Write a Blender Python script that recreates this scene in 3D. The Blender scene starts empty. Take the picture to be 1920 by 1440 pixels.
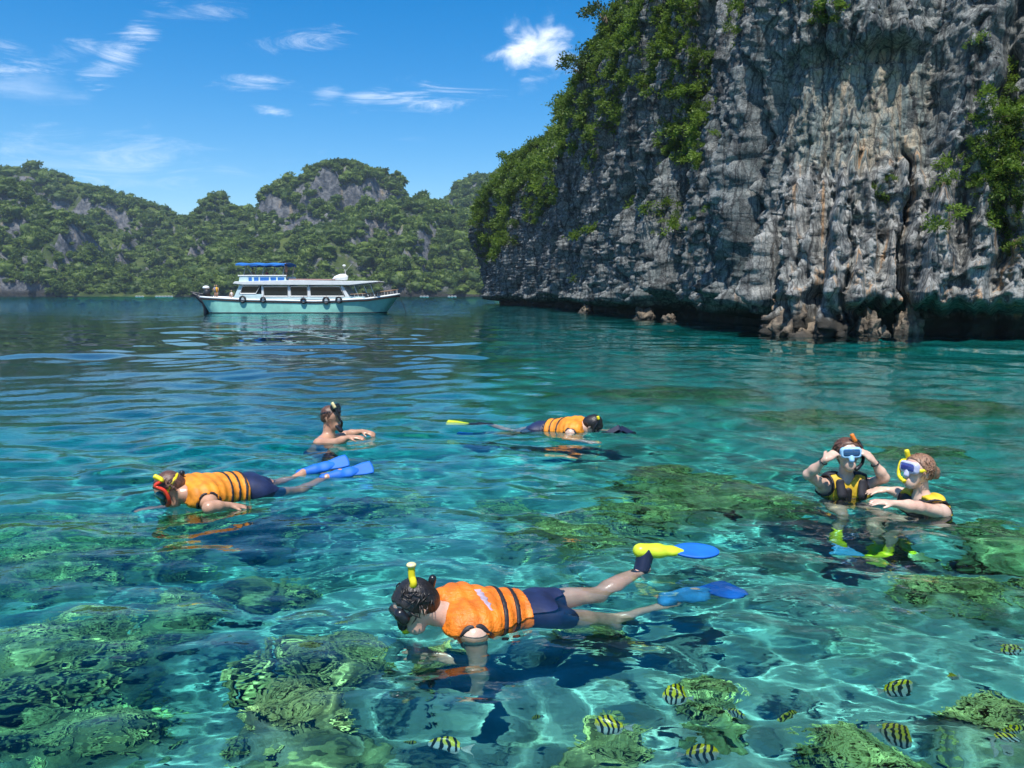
import bpy, bmesh, math, random
import numpy as np
from mathutils import Vector, Matrix
sc = bpy.context.scene
C = sc.collection
random.seed(7)
RNG = np.random.default_rng(7)

# ------------------------------------------------------------------ camera, sky, sun, exposure
PITCH = math.radians(6.4); FPX = 1507.0; CAMH = 1.5
cam = bpy.data.cameras.new('camera'); cam_o = bpy.data.objects.new('camera', cam); C.objects.link(cam_o)
cam_o.location = (0, 0, CAMH); cam_o.rotation_euler = (math.radians(90) - PITCH, 0, 0)
cam.sensor_width = 36; cam.lens = 36 * FPX / 1920; cam.clip_start = 0.05; cam.clip_end = 6000
sc.camera = cam_o

SUN = Vector((-0.05, -0.40, 0.91)).normalized()
world = bpy.data.worlds.new('World'); sc.world = world; world.use_nodes = True
SKY_STRENGTH = 0.125

sun = bpy.data.lights.new('sun', 'SUN'); sun.energy = 4.6; sun.angle = math.radians(0.5); sun.color = (1, 0.955, 0.89)
sun.cycles.is_caustics_light = True
sun_o = bpy.data.objects.new('sun', sun); C.objects.link(sun_o)
sun_o.rotation_euler = SUN.to_track_quat('Z', 'Y').to_euler()

sc.view_settings.view_transform = 'Standard'; sc.view_settings.look = 'None'
sc.view_settings.exposure = 0.45; sc.view_settings.gamma = 1.0; sc.view_settings.use_curve_mapping = False
cy = sc.cycles
cy.use_denoising = True
cy.caustics_refractive = True; cy.caustics_reflective = False
cy.max_bounces = 8; cy.diffuse_bounces = 2; cy.glossy_bounces = 4; cy.transmission_bounces = 8
cy.transparent_max_bounces = 12; cy.volume_bounces = 0
cy.sample_clamp_indirect = 4.0

# ------------------------------------------------------------------ geometry helpers
def ray(px, py):
    r = (px - 960) / FPX; u = (720 - py) / FPX
    return np.array((r, math.cos(PITCH) + u * math.sin(PITCH), -math.sin(PITCH) + u * math.cos(PITCH)))
def at(px, py, Y):                      # the point seen at a place in the photograph, Y metres ahead
    d = ray(px, py); return np.array((0, 0, CAMH)) + d * (Y / d[1])
def uw(px, py, Y):                      # the same under water: the ray bends at the surface
    d = ray(px, py); d = d / np.linalg.norm(d)
    if d[2] >= -1e-4: return at(px, py, Y)
    t = CAMH / -d[2]; e = np.array((0, 0, CAMH)) + d * t
    h = d[:2] / 1.333; dz = -math.sqrt(max(1e-6, 1 - h @ h)); q = np.array((h[0], h[1], dz))
    if Y <= e[1]: return at(px, py, Y)
    return e + q * ((Y - e[1]) / q[1])
def on_water(px, py):
    d = ray(px, py); return np.array((0, 0, CAMH)) + d * (CAMH / -d[2])

def nrm(v): v = np.asarray(v, float); return v / (np.linalg.norm(v) + 1e-12)
_perm = np.random.default_rng(3).permutation(256); _perm = np.concatenate([_perm, _perm, _perm])
_grad = np.random.default_rng(4).normal(size=(256, 3)); _grad /= np.linalg.norm(_grad, axis=1, keepdims=True)
def noise(x, y, z):
    x, y, z = np.broadcast_arrays(np.asarray(x, float), y, z)
    xi = np.floor(x).astype(int); yi = np.floor(y).astype(int); zi = np.floor(z).astype(int)
    xf = x - xi; yf = y - yi; zf = z - zi
    xi &= 255; yi &= 255; zi &= 255
    f = lambda t: t * t * t * (t * (t * 6 - 15) + 10)
    u, v, w = f(xf), f(yf), f(zf)
    def g(a, b, c):
        h = _perm[_perm[_perm[(xi + a) & 255] + ((yi + b) & 255)] + ((zi + c) & 255)]
        G = _grad[h & 255]; return G[..., 0] * (xf - a) + G[..., 1] * (yf - b) + G[..., 2] * (zf - c)
    L = lambda a, b, t: a + (b - a) * t
    return 1.6 * L(L(L(g(0,0,0), g(1,0,0), u), L(g(0,1,0), g(1,1,0), u), v), L(L(g(0,0,1), g(1,0,1), u), L(g(0,1,1), g(1,1,1), u), v), w)
def fbm(x, y, z, o=4, lac=2.03, gain=0.5):
    s = 0; a = 1
    for i in range(o):
        s = s + a * noise(x + 17.3 * i, y - 9.1 * i, z + 4.7 * i); x = x * lac; y = y * lac; z = z * lac; a *= gain
    return s
def cells(x, y, z, seed=0):              # nearest feature point: distance, offset and a random id per cell (facets)
    xi = np.floor(x).astype(int); yi = np.floor(y).astype(int); zi = np.floor(z).astype(int)
    best = np.full(x.shape, 9.0); bo = np.zeros(x.shape + (3,)); bid = np.zeros(x.shape, int)
    P = np.random.default_rng(50 + seed).random((256, 3))
    for a in (-1, 0, 1):
        for b in (-1, 0, 1):
            for c in (-1, 0, 1):
                h = _perm[_perm[_perm[(xi + a) & 255] + ((yi + b) & 255)] + ((zi + c) & 255)]; p = P[h & 255]
                dx = x - (xi + a + p[..., 0]); dy = y - (yi + b + p[..., 1]); dz = z - (zi + c + p[..., 2])
                d = dx * dx + dy * dy + dz * dz; m = d < best
                best = np.where(m, d, best); bid = np.where(m, h, bid)
                bo[..., 0] = np.where(m, dx, bo[..., 0]); bo[..., 1] = np.where(m, dy, bo[..., 1]); bo[..., 2] = np.where(m, dz, bo[..., 2])
    return np.sqrt(best), bo, bid
sstep = lambda a, b, x: (lambda t: t * t * (3 - 2 * t))(np.clip((x - a) / (b - a), 0, 1))

def mesh_np(name, V, F, smooth=True):
    V = np.asarray(V, np.float32).reshape(-1, 3); F = np.asarray(F, np.int32)
    me = bpy.data.meshes.new(name); k = F.shape[1]
    me.vertices.add(len(V)); me.vertices.foreach_set('co', V.ravel())
    me.loops.add(F.size); me.loops.foreach_set('vertex_index', F.ravel())
    me.polygons.add(len(F)); me.polygons.foreach_set('loop_start', np.arange(0, F.size, k, dtype=np.int32))
    me.update(calc_edges=True)
    if smooth: me.shade_smooth()
    return me
def quads(ny, nx, flip=False):
    i = np.arange(nx * ny).reshape(ny, nx); q = np.stack([i[:-1, :-1], i[:-1, 1:], i[1:, 1:], i[1:, :-1]], -1).reshape(-1, 4)
    return q[:, ::-1] if flip else q
def link(name, me, mat=None, parent=None, recv=True):
    o = bpy.data.objects.new(name, me); C.objects.link(o)
    if mat is not None:
        if me.materials: me.materials[0] = mat
        else: me.materials.append(mat)
    if parent is not None: o.parent = parent; o.matrix_parent_inverse = parent.matrix_basis.inverted()
    if recv: o.cycles.is_caustics_receiver = True
    return o
def tag(o, label=None, cat=None, group=None, kind=None):
    if label: o['label'] = label
    if cat: o['category'] = cat
    if group: o['group'] = group
    if kind: o['kind'] = kind
    return o
def empty(name, loc, rz=0.0):
    o = bpy.data.objects.new(name, None); C.objects.link(o); o.location = tuple(loc); o.rotation_euler = (0, 0, rz); o.empty_display_size = 0.1
    return o
def attr(me, name, vals):
    a = me.attributes.new(name, 'FLOAT', 'POINT'); a.data.foreach_set('value', np.asarray(vals, np.float32).ravel())

# ------------------------------------------------------------------ material helpers
class NT:
    def __init__(s, name, world=None):
        if world: s.t = world.node_tree; s.t.nodes.clear(); s.out = s.t.nodes.new('ShaderNodeOutputWorld')
        else:
            s.m = bpy.data.materials.new(name); s.m.use_nodes = True; s.t = s.m.node_tree; s.t.nodes.clear(); s.out = s.t.nodes.new('ShaderNodeOutputMaterial')
    def n(s, typ, ins=None, **kw):
        nd = s.t.nodes.new('ShaderNode' + typ)
        for k, v in kw.items(): setattr(nd, k, v)
        for k, v in (ins or {}).items():
            if isinstance(v, bpy.types.NodeSocket): s.t.links.new(v, nd.inputs[k])
            else: nd.inputs[k].default_value = v
        return nd
    def math(s, op, a, b=0.0, c=0.0, clamp=False): return s.n('Math', {0: a, 1: b, 2: c}, operation=op, use_clamp=clamp).outputs[0]
    def vm(s, op, a, b=(0, 0, 0)):
        nd = s.n('VectorMath', {0: a, 1: b}, operation=op); return nd.outputs['Value'] if op in ('LENGTH', 'DOT_PRODUCT', 'DISTANCE') else nd.outputs[0]
    def noise(s, vec, scale, detail=4, rough=0.55, dist=0.0): return s.n('TexNoise', {'Vector': vec, 'Scale': scale, 'Detail': detail, 'Roughness': rough, 'Distortion': dist}).outputs[0]
    def map(s, v, a, b, c=0.0, d=1.0, smooth=True): return s.n('MapRange', {0: v, 1: a, 2: b, 3: c, 4: d}, interpolation_type='SMOOTHSTEP' if smooth else 'LINEAR').outputs[0]
    def mix(s, f, a, b, blend='MIX'):
        nd = s.n('Mix', data_type='RGBA', blend_type=blend, clamp_factor=True)
        for k, v in ((0, f), (6, a), (7, b)):
            if isinstance(v, bpy.types.NodeSocket): s.t.links.new(v, nd.inputs[k])
            else: nd.inputs[k].default_value = v if k == 0 else tuple(v) + (1,) * (4 - len(v))
        return nd.outputs[2]
    def scale(s, vec, sc_): return s.n('Mapping', {'Vector': vec, 'Scale': sc_}).outputs[0]
    def pos(s): return s.n('NewGeometry').outputs['Position']
    def obj(s): return s.n('TexCoord').outputs['Object']
    def bump(s, h, strength=0.3, dist=0.02): return s.n('Bump', {'Height': h, 'Strength': strength, 'Distance': dist}).outputs[0]
    def pbr(s, col, rough=0.5, normal=None, **kw):
        ins = {'Base Color': col if isinstance(col, bpy.types.NodeSocket) else tuple(col) + (1,), 'Roughness': rough}
        ins.update(kw)
        if normal is not None: ins['Normal'] = normal
        b = s.n('BsdfPrincipled', ins); s.t.links.new(b.outputs[0], s.out.inputs[0]); return b
def simple(name, col, rough=0.5, var=0.15, scale=30.0, bump=0.15, dist=0.004, **kw):
    M = NT(name); p = M.obj(); n1 = M.noise(p, scale, 4)
    f = M.map(n1, 0.3, 0.7)
    c = M.mix(f, tuple(x * (1 - var) for x in col), tuple(min(1, x * (1 + var)) for x in col))
    M.pbr(c, rough, M.bump(n1, bump, dist), **kw); return M.m

# ------------------------------------------------------------------ sky with thin cloud
def build_world():
    W = NT('', world)
    d = W.n('TexCoord').outputs['Generated']
    d = W.vm('NORMALIZE', d)
    sky = W.n('TexSky', sky_type='NISHITA', sun_disc=False, sun_elevation=math.asin(SUN.z), sun_rotation=math.atan2(SUN.x, SUN.y), altitude=0.0, air_density=1.0, dust_density=0.45, ozone_density=3.2)
    sk = W.n('HueSaturation', {'Saturation': 1.5, 'Value': 1.0, 'Color': sky.outputs[0]}).outputs[0]
    xyz = W.n('SeparateXYZ', {0: d}).outputs
    az = W.math('ARCTAN2', xyz[0], xyz[1]); el = W.math('ARCSINE', xyz[2])
    ae = W.n('CombineXYZ', {0: az, 1: el}).outputs[0]
    # clouds that stand out: azimuth, elevation, half width, half height, tilt, strength
    def ang(px, py):
        q = ray(px, py); return math.atan2(q[0], q[1]), math.asin(q[2] / np.linalg.norm(q))
    wisp = W.noise(W.n('Mapping', {'Vector': ae, 'Rotation': (0, 0, -0.35), 'Scale': (6, 30, 1)}).outputs[0], 1.0, 9, 0.72, 1.6)
    puff = W.noise(W.scale(ae, (22, 34, 1)), 1.0, 7, 0.55, 0.4)
    total = None
    for px, py, rw, rh, tilt, k, kind in ((240, 80, 0.12, 0.028, 0.8, 1.0, 0), (200, 125, 0.05, 0.02, 0.3, 0.8, 0), (350, 25, 0.10, 0.02, 0.15, 0.6, 0), (570, 75, 0.09, 0.026, 0.12, 0.75, 0), (800, 184, 0.14, 0.030, 0.08, 1.15, 0), (700, 175, 0.07, 0.024, 0.4, 0.8, 0), (120, 100, 0.08, 0.02, 0.3, 0.6, 0), (30, 118, 0.075, 0.036, 0.1, 0.9, 0),
                                          (515, 212, 0.05, 0.010, -0.1, 0.95, 0), (1010, 88, 0.075, 0.046, 0.15, 1.05, 1), (480, 155, 0.075, 0.018, 0.05, 0.8, 0), (620, 170, 0.04, 0.02, 0.5, 0.55, 0), (200, 300, 0.26, 0.05, 0.05, 0.5, 0), (1300, 90, 0.2, 0.05, 0.1, 0.9, 1)):
        a, e = ang(px, py)
        v = W.vm('SUBTRACT', ae, (a, e, 0))
        v = W.n('Mapping', {'Vector': v, 'Rotation': (0, 0, -tilt)}).outputs[0]
        v = W.vm('MULTIPLY', v, (1 / rw, 1 / rh, 1))
        r = W.vm('LENGTH', v)
        body = W.map(r, 1.15, 0.0, 0.0, 1.0)
        nn = puff if kind else wisp
        q = W.math('MULTIPLY', W.map(W.math('ADD', W.math('MULTIPLY', body, 0.36 if kind else 0.26), nn), 0.60 if kind else 0.62, 1.0 if kind else 1.02), k * (0.85 if kind else 0.62))
        q = W.math('MULTIPLY', q, W.map(r, 1.2, 0.7, 0.0, 1.0))
        total = q if total is None else W.math('MAXIMUM', total, q)
    # the same thin cirrus goes on over the rest of the sky
    pl = W.n('CombineXYZ', {0: W.math('DIVIDE', xyz[0], W.math('ADD', W.math('MAXIMUM', xyz[2], 0.0), 0.15)), 1: W.math('DIVIDE', xyz[1], W.math('ADD', W.math('MAXIMUM', xyz[2], 0.0), 0.15))}).outputs[0]
    ci = W.map(W.noise(W.scale(pl, (0.5, 1.3, 1)), 1.0, 7, 0.6, 0.7), 0.58, 0.85, 0.0, 0.45)
    total = W.math('MAXIMUM', total, ci)
    total = W.math('MULTIPLY', total, W.map(xyz[2], 0.0, 0.06), clamp=True)
    col = W.mix(total, sk, (8.6, 9.0, 9.6))
    bg = W.n('Background', {'Color': col, 'Strength': SKY_STRENGTH})
    W.t.links.new(bg.outputs[0], W.out.inputs[0])
build_world()

# ------------------------------------------------------------------ water: rippled surface, the body of water that absorbs light, the sea bed
SWIM = [(-0.42, 3.5, 1.0), (0.72, 4.3, 0.9), (-2.3, 5.6, 0.8), (-1.75, 6.5, 0.5), (-1.85, 8.25, 1.0), (0.75, 8.7, 0.6), (2.5, 5.95, 0.9), (2.85, 5.5, 0.9)]
def axis(cell0, half, grow, limit):
    p = [0.0]; c = cell0
    while p[-1] < limit:
        p.append(p[-1] + c)
        if p[-1] > half: c *= grow
    return np.array(p)
xr = axis(0.031, 3.0, 1.036, 420); xs_w = np.concatenate([-xr[:0:-1], xr])
ys_w = np.concatenate([np.linspace(-25, 1.9, 25)[:-1], 1.9 + axis(0.031, 4.0, 1.015, 850)])
WV = []
rw = np.random.default_rng(11)
for i in range(90):
    lam = 0.115 * (18 ** rw.random()); k = 2 * math.pi / lam; th = rw.normal(1.25, 0.75)
    s = 0.0190 * rw.uniform(0.5, 1.5) * (1.0 if lam < 1.3 else 0.75) * (0.8 if lam < 0.2 else 1.0)
    WV.append((lam, k * math.cos(th), k * math.sin(th), rw.random() * 6.28, s / k * 1.0))
for i in range(34):                      # the longer chop of the open bay
    lam = 1.3 * (5.5 ** rw.random()); k = 2 * math.pi / lam; th = rw.normal(1.35, 0.55); WV.append((lam, k * math.cos(th), k * math.sin(th), rw.random() * 6.28, -0.0105 * rw.uniform(0.5, 1.5) / k))
def wave(X, Y, cell=None):
    Z = np.zeros_like(X)
    # gentle patchiness of the wind
    pat = 0.78 + 0.5 * noise(X * 0.22, Y * 0.22, 3.1)
    wx = 0.06 * noise(X * 1.1, Y * 1.1, 9.0); wy = 0.06 * noise(X * 1.1, Y * 1.1, 19.0)
    for lam, kx, ky, p, a in WV:
        c = 1.0 if cell is None else sstep(2.5, 5.0, lam / cell)
        if a < 0: c = c * sstep(9.5, 19.0, Y) * sstep(2.2, 4.0, lam / np.maximum(cell, 1e-3)) if cell is not None else c * 0
        Z += c * abs(a) * np.sin(kx * (X + wx) + ky * (Y + wy) + p)
    Z *= pat
    for x, y, a in SWIM:
        r = np.hypot(X - x, Y - y); e = a * 0.0042 * np.exp(-((r - 0.55) / 0.55) ** 2)
        if cell is not None: e = e * sstep(2.5, 5.0, 0.26 / cell)
        Z += e * np.sin(2 * math.pi * r / (0.2 + 0.06 * r))
    return Z
def build_water():
    X, Y = np.meshgrid(xs_w, ys_w)
    cx = np.gradient(xs_w); cyy = np.gradient(ys_w); cell = np.maximum(cx[None, :], cyy[:, None])
    Z = wave(X, Y, cell); q = quads(len(ys_w), len(xs_w))
    me = mesh_np('water', np.stack([X, Y, Z], -1), q)
    M = NT('sea_water')
    p = M.pos(); sp = M.n('SeparateXYZ', {0: p}).outputs
    # ripples finer than the mesh, only where the mesh gets coarse
    fadeY = M.map(sp[1], 24.0, 110.0)
    h = M.math('ADD', M.math('MULTIPLY', M.noise(M.scale(p, (0.8, 1.6, 1)), 2.2, 3, 0.5), 0.6), M.math('MULTIPLY', M.noise(M.scale(p, (0.25, 0.7, 1)), 1.0, 4, 0.55), 1.0))
    far = M.map(sp[1], 60.0, 260.0, 1.0, 0.6)
    fineh = M.math('MULTIPLY', M.noise(M.scale(p, (1.0, 1.35, 1)), 7.5, 2, 0.5), M.map(sp[1], 9.0, 26.0, 0.027, 0.0))          # capillary ripples
    bn = M.n('Bump', {'Height': M.math('ADD', fineh, M.math('MULTIPLY', h, M.math('MULTIPLY', fadeY, far))), 'Strength': 0.6, 'Distance': 0.25}).outputs[0]
    g = M.n('BsdfGlass', {'Color': (0.97, 1, 1, 1), 'Roughness': 0.0, 'IOR': 1.333, 'Normal': bn})
    M.t.links.new(g.outputs[0], M.out.inputs[0])
    o = link('water', me, M.m, recv=False); o.cycles.is_caustics_caster = True; tag(o, kind='structure')
    # the body of the water: clear, takes the red out of the light; its top lies just over the refracting skin
    V = NT('water_body')
    va = V.n('VolumeAbsorption', {'Color': (0.08, 0.868, 0.905, 1), 'Density': 1.1})
    V.t.links.new(va.outputs[0], V.out.inputs[1])
    me2 = mesh_np('water_body', np.stack([X, Y, Z + 0.004], -1), q)
    b = link('water_body', me2, V.m, recv=False); tag(b, kind='structure')
build_water()

REEF = [  # patches of reef as they lie in the photograph: px, py, half width, half depth (pixels at the surface), height
    (120, 1250, 210, 75, .68), (30, 1400, 110, 70, .52), (620, 1290, 110, 80, .55), (330, 1170, 110, 45, .45), (200, 1390, 130, 45, .4), (520, 1130, 80, 40, .4),
    (560, 1420, 140, 60, .65), (840, 1290, 90, 40, .45), (1330, 925, 150, 40, .32), (1880, 1020, 110, 45, .3), (1870, 1410, 140, 55, .45),
    (1330, 1335, 100, 28, .2), (1780, 1130, 120, 30, .25), (1500, 790, 160, 22, .5), (1800, 770, 140, 22, .6), (1250, 740, 200, 16, .5), (1700, 860, 150, 20, .5), (700, 960, 120, 22, .35), (950, 960, 80, 30, .22), (1100, 1215, 90, 22, .2), (300, 1060, 150, 40, .3), (90, 1100, 150, 40, .4), (1150, 1430, 80, 28, .22), (1620, 1450, 110, 36, .25)]
def bed_base(X, Y):
    d = 1.05 + 0.085 * np.clip(Y - 2.0, 0, 12) + 0.06 * np.clip(Y - 14, 0, 60) + 0.01 * np.clip(Y - 70, 0, 900)
    left = sstep(1.2 - 0.045 * Y, -3.2 - 0.07 * Y, X)                 # the shelf drops off on the open side of the bay
    d = d + left * (0.35 * np.clip(Y - 8, 0, 30) + 0.02 * np.clip(Y - 38, 0, 400)) + 0.35 * sstep(0.0, -2.6, X) * sstep(1.5, 3.0, Y) * sstep(9, 6, Y)
    return -d
reef_pts = []
for px, py, hw, hd, h in REEF:
    e = on_water(px, py); Yc = e[1]
    for _ in range(6):
        z = bed_base(np.array([e[0]]), np.array([Yc]))[0]; p = uw(px, py, Yc)
        Yc = Yc + (p[2] - z) * 0.9
    p = uw(px, py, Yc)
    rx = hw / FPX * Yc * 1.0; e1 = on_water(px, py - hd) if py - hd > 580 else e; ry = max(0.25, (e1[1] - e[1]) * 0.95)
    reef_pts.append((p[0], p[1], rx, min(ry, 4.5), h))
def bed(X, Y, detail=True):
    Z = bed_base(X, Y); R = np.zeros_like(X)
    for x, y, rx, ry, h in reef_pts:
        wob = 0.35 * noise(X * 1.3, Y * 1.3, x) + 0.18 * noise(X * 3.7, Y * 3.7, y)
        r = np.hypot((X - x) / rx, (Y - y) / ry) + wob
        m = sstep(1.05, 0.55, r); R = np.maximum(R, m); Z = np.maximum(Z, bed_base(X, Y) + h * m * (0.75 + 0.3 * noise(X * 2, Y * 2, 1.5)))
    n1 = noise(X * 0.5, Y * 0.5, 7.7); Z = Z + 0.10 * n1
    patch = sstep(0.36, 0.6, fbm(X * 0.42, Y * 0.55, 2.2, 3)) * sstep(2, 6, Y); R = np.maximum(R, 0.9 * patch); Z = Z + 0.3 * patch
    if detail:
        r1, _, _ = cells(X * 5.2, Y * 5.2, np.full_like(X, 0.5)); r2, _, _ = cells(X * 13, Y * 13, np.full_like(X, 0.5), 1)
        Z = Z + R * (0.15 * (0.6 - r1) + 0.055 * (0.6 - r2) + 0.05 * noise(X * 6, Y * 6, 0.3))
        Z = Z + (1 - R) * (0.012 * np.abs(noise(X * 3.0, Y * 5.0, 4.4)) + 0.01 * noise(X * 9, Y * 9, 4.4))
    return Z, R
def reef_material():
    M = NT('seabed'); p = M.pos()
    rf = M.n('Attribute', attribute_name='reef').outputs['Fac']
    n1 = M.noise(p, 2.3, 5); n2 = M.noise(p, 14, 4); n3 = M.noise(p, 45, 3)
    sand = M.mix(M.map(n1, 0.35, 0.7), (0.38, 0.365, 0.295), (0.52, 0.50, 0.41))
    sand = M.mix(M.map(n2, 0.58, 0.72, 0, 0.55), sand, (0.20, 0.19, 0.13))
    rub = M.noise(p, 1.1, 5, 0.6); sand = M.mix(M.map(rub, 0.50, 0.62, 0, 0.62), sand, M.mix(M.map(n3, 0.4, 0.6), (0.10, 0.105, 0.055), (0.26, 0.25, 0.13)))          # weedy rubble between the sand
    cor = M.mix(M.map(n2, 0.35, 0.65), (0.12, 0.105, 0.04), (0.32, 0.28, 0.10))
    cor = M.mix(M.map(n3, 0.55, 0.75), cor, (0.46, 0.40, 0.16))
    cor = M.mix(M.map(n1, 0.55, 0.7), cor, (0.10, 0.09, 0.075))
    col = M.mix(rf, sand, cor)
    M.pbr(col, 0.9, M.bump(n2, 0.5, 0.03), **{'Specular IOR Level': 0.1}); return M.m
SEABED = reef_material()
def build_bed():
    xr_ = axis(0.05, 5.5, 1.06, 450); xs = np.concatenate([-xr_[:0:-1], xr_])
    ys = np.concatenate([np.linspace(-30, 1.9, 20)[:-1], 1.9 + axis(0.045, 8.0, 1.045, 880)])
    X, Y = np.meshgrid(xs, ys); Z, R = bed(X, Y)
    me = mesh_np('seabed', np.stack([X, Y, Z], -1), quads(len(ys), len(xs))); attr(me, 'reef', R)
    tag(link('seabed', me, SEABED), kind='structure')
build_bed()
# ------------------------------------------------------------------ the limestone cliff
BASE = np.array([(40, 190), (14, 168), (0.5, 142), (-4.3, 121), (-1.2, 108), (2.8, 95), (4.4, 78), (5.9, 62), (7.9, 49), (9.6, 40), (9.6, 34), (9.8, 30.6), (11.2, 29.3), (12.8, 29.0), (14.3, 29.0), (15.7, 28.0), (17.2, 26.8), (20, 25.5), (26, 23), (36, 17), (50, 5)], float)
TOPH = np.array([30, 24, 19, 17.5, 20.5, 24.5, 27.5, 29.5, 29, 27.5, 25.5, 23.5, 22, 21, 20, 20, 20, 20, 20, 20, 20.0])
def cliff_curves():
    seg = np.concatenate([[0], np.cumsum(np.hypot(*np.diff(BASE, axis=0).T))])
    fine = np.linspace(0, seg[-1], 4000)
    bx = np.interp(fine, seg, BASE[:, 0]); by = np.interp(fine, seg, BASE[:, 1]); hh = np.interp(fine, seg, TOPH)
    k = np.hanning(61); k /= k.sum()
    sm = lambda a: np.convolve(np.pad(a, 30, mode='edge'), k, 'valid')
    bx, by, hh = sm(bx), sm(by), sm(hh)
    # more columns where the rock is near
    dist = np.hypot(bx, by); dens = np.where((by > 20) & (by < 125), 1 / np.clip(dist, 25, 120) ** 0.8, 0.0012)
    dens = np.convolve(np.pad(dens, 30, mode='edge'), k, 'valid')
    cum = np.cumsum(dens); cum = (cum - cum[0]) / (cum[-1] - cum[0])
    n = 780; s = np.interp(np.linspace(0, 1, n), cum, fine)
    return s, np.interp(s, fine, bx), np.interp(s, fine, by), np.interp(s, fine, hh), fine, bx, by
def build_cliff():
    s, bx, by, hh, fine, fx, fy = cliff_curves()
    tx = np.interp(s, fine, np.gradient(fx, fine)); ty = np.interp(s, fine, np.gradient(fy, fine)); l = np.hypot(tx, ty)
    nx, ny = ty / l, -tx / l                                   # to the water side
    k = np.hanning(81); k /= k.sum(); sm = lambda a: np.convolve(np.pad(a, 40, mode='edge'), k, 'valid')
    nx, ny = sm(nx), sm(ny); l = np.hypot(nx, ny); nx /= l; ny /= l
    rows = 385
    t = np.linspace(0, 1, rows) ** 1.12
    zz = -2.6 + t[:, None] * (hh[None, :] + 2.6)
    S = np.broadcast_to(s[None, :], zz.shape); NX = np.broadcast_to(nx, zz.shape); NY = np.broadcast_to(ny, zz.shape)
    near = sstep(60, 36, by)[None, :] * np.ones_like(zz)         # 1 on the part that faces the camera side
    frontal = sstep(34, 29.5, by)[None, :] * np.ones_like(zz)
    zc = np.clip(zz, 0, None)
    slant = (0.40 * (1 - near) + 0.08)
    sp = S - slant * zc
    Ht = hh[None, :] * np.ones_like(zz)
    lean = (0.05 + 0.05 * near) * zc + (1 - near) * 0.55 * np.clip(zc - 0.62 * Ht, 0, None) + near * 0.10 * np.clip(zc - 9, 0, None)
    ab = np.abs; ones = np.ones_like(zz)
    # buttresses and the grooves between them
    D = 3.4 * ab(noise(sp * 0.085, zz * 0.03, 1.2)) * (1 - 0.5 * frontal)
    D += 2.4 * ab(noise(sp * 0.24 + 0.3 * noise(sp * 0.2, zz * 0.2, 5), zz * 0.07, 4.2)) * (1 - 0.35 * frontal)
    D += 0.75 * ab(noise(sp * 0.62 + 0.4 * noise(sp * 0.4, zz * 0.35, 8), zz * 0.17, 7.7)) - 1.3
    wallz = 5.4 + 0.7 * noise(S * 0.7, 0.4, 0.9)
    smooth_panel = frontal * sstep(wallz, wallz + 1.0, zz) * sstep(10.6, 9.8, zz + 0.5 * noise(S * 0.6, 0.3, 5.0)) * sstep(14.9, 14.2, bx)[None, :]      # the flat stained wall above the pinnacles
    D += 0.7 * frontal * sstep(10.0, 10.9, zz) * sstep(14.9, 14.0, bx)[None, :]                                    # the brow over it
    pan = noise(S * 0.8, zz * 0.05, 21.0); D += smooth_panel * (0.55 * np.round(pan * 3.0) / 3.0 - 1.0)
    # pinnacles standing before the wall: place in the photograph, top, half width, how far they stand out
    P = [(940, 470, 1.8, 2.2), (1440, 400, .55, 1.3), (1420, 505, .5, 1.2), (1475, 330, .42, 1.0), (1515, 300, .5, 1.15), (1500, 470, .6, 1.6), (1560, 285, .5, 1.1), (1590, 235, .45, .9), (1615, 275, .5, 1.1), (1555, 450, .6, 1.5), (1600, 440, .6, 1.5),
         (1470, 545, .8, 1.6), (1540, 550, .9, 1.8), (1690, 245, .5, 0.9), (1705, 270, .6, 1.4), (1745, 330, .75, 1.5), (1770, 350, .5, 1.1), (1720, 460, .8, 1.6), (1645, 490, .5, 1.3), (1830, 300, .7, 0.9), (1360, 430, .6, 1.2), (1310, 350, .7, 1.0), (1250, 420, .8, 1.2), (1180, 380, 1.1, 1.6), (1120, 420, 1.1, 1.6), (1060, 430, 1.3, 1.8), (1010, 440, 1.6, 2.0), (1380, 300, .5, .8), (1665, 400, .35, 1.0), (1220, 280, 1.0, 1.3), (1150, 260, 1.3, 1.5)]
    at_px = lambda px: int(np.argmin(np.abs(960 + FPX * bx / by - px) + (by > 124) * 1e4))
    for px, py, w, out in P:
        q = at_px(px); zt = at(px, py, by[q])[2]; far_s = 1 + (by[q] > 45) * 0.3
        dsn = (S - s[q] - (slant - .08) * (zz - zt * .5) + 0.3 * w * noise(zz * 0.9, px * 0.1, 0.5)) / (w * far_s * (0.28 + 0.75 * np.clip((zt - zz) / 3.2, 0, 1)))
        up = sstep(0.10, -1.2, zz - zt); prof = np.clip(1 - ab(dsn) ** 1.6, 0, None)
        D = np.maximum(D, (0.25 * D + out * prof * (0.25 + 0.75 * up)) * (up > 0) + D * (up <= 0))
    # narrow dark clefts
    for px, w, dep, top in ((1392, .13, 1.5, 11), (1690, .10, 1.8, 7.2), (1228, .22, 1.3, 30), (1860, .2, 1.4, 30), (1130, .3, 1.3, 30), (1040, .4, 1.2, 30), (1590, .07, .9, 6), (1470, .06, .8, 8)):
        q = at_px(px); c = s[q] + 0.45 * noise(zz * 0.45, px, 0.2) + 0.15 * noise(zz * 1.5, px, 1.2) + (slant - 0.08) * zc
        D -= dep * np.exp(-((S - c) / w) ** 2) * sstep(top, top - 1.2, zz)
    # broken facets: tops slope back to the light, undersides hang
    rough = (1 - 0.62 * smooth_panel) * (0.85 + 0.15 * near)
    z0_ = ones * 0.3; sw = sp + 0.25 * noise(sp * 0.9, zz * 0.9, 12.0); zw = zz + 0.3 * noise(sp * 0.8, zz * 0.8, 15.0)
    vs = 0.42 + 0.30 * near
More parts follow.
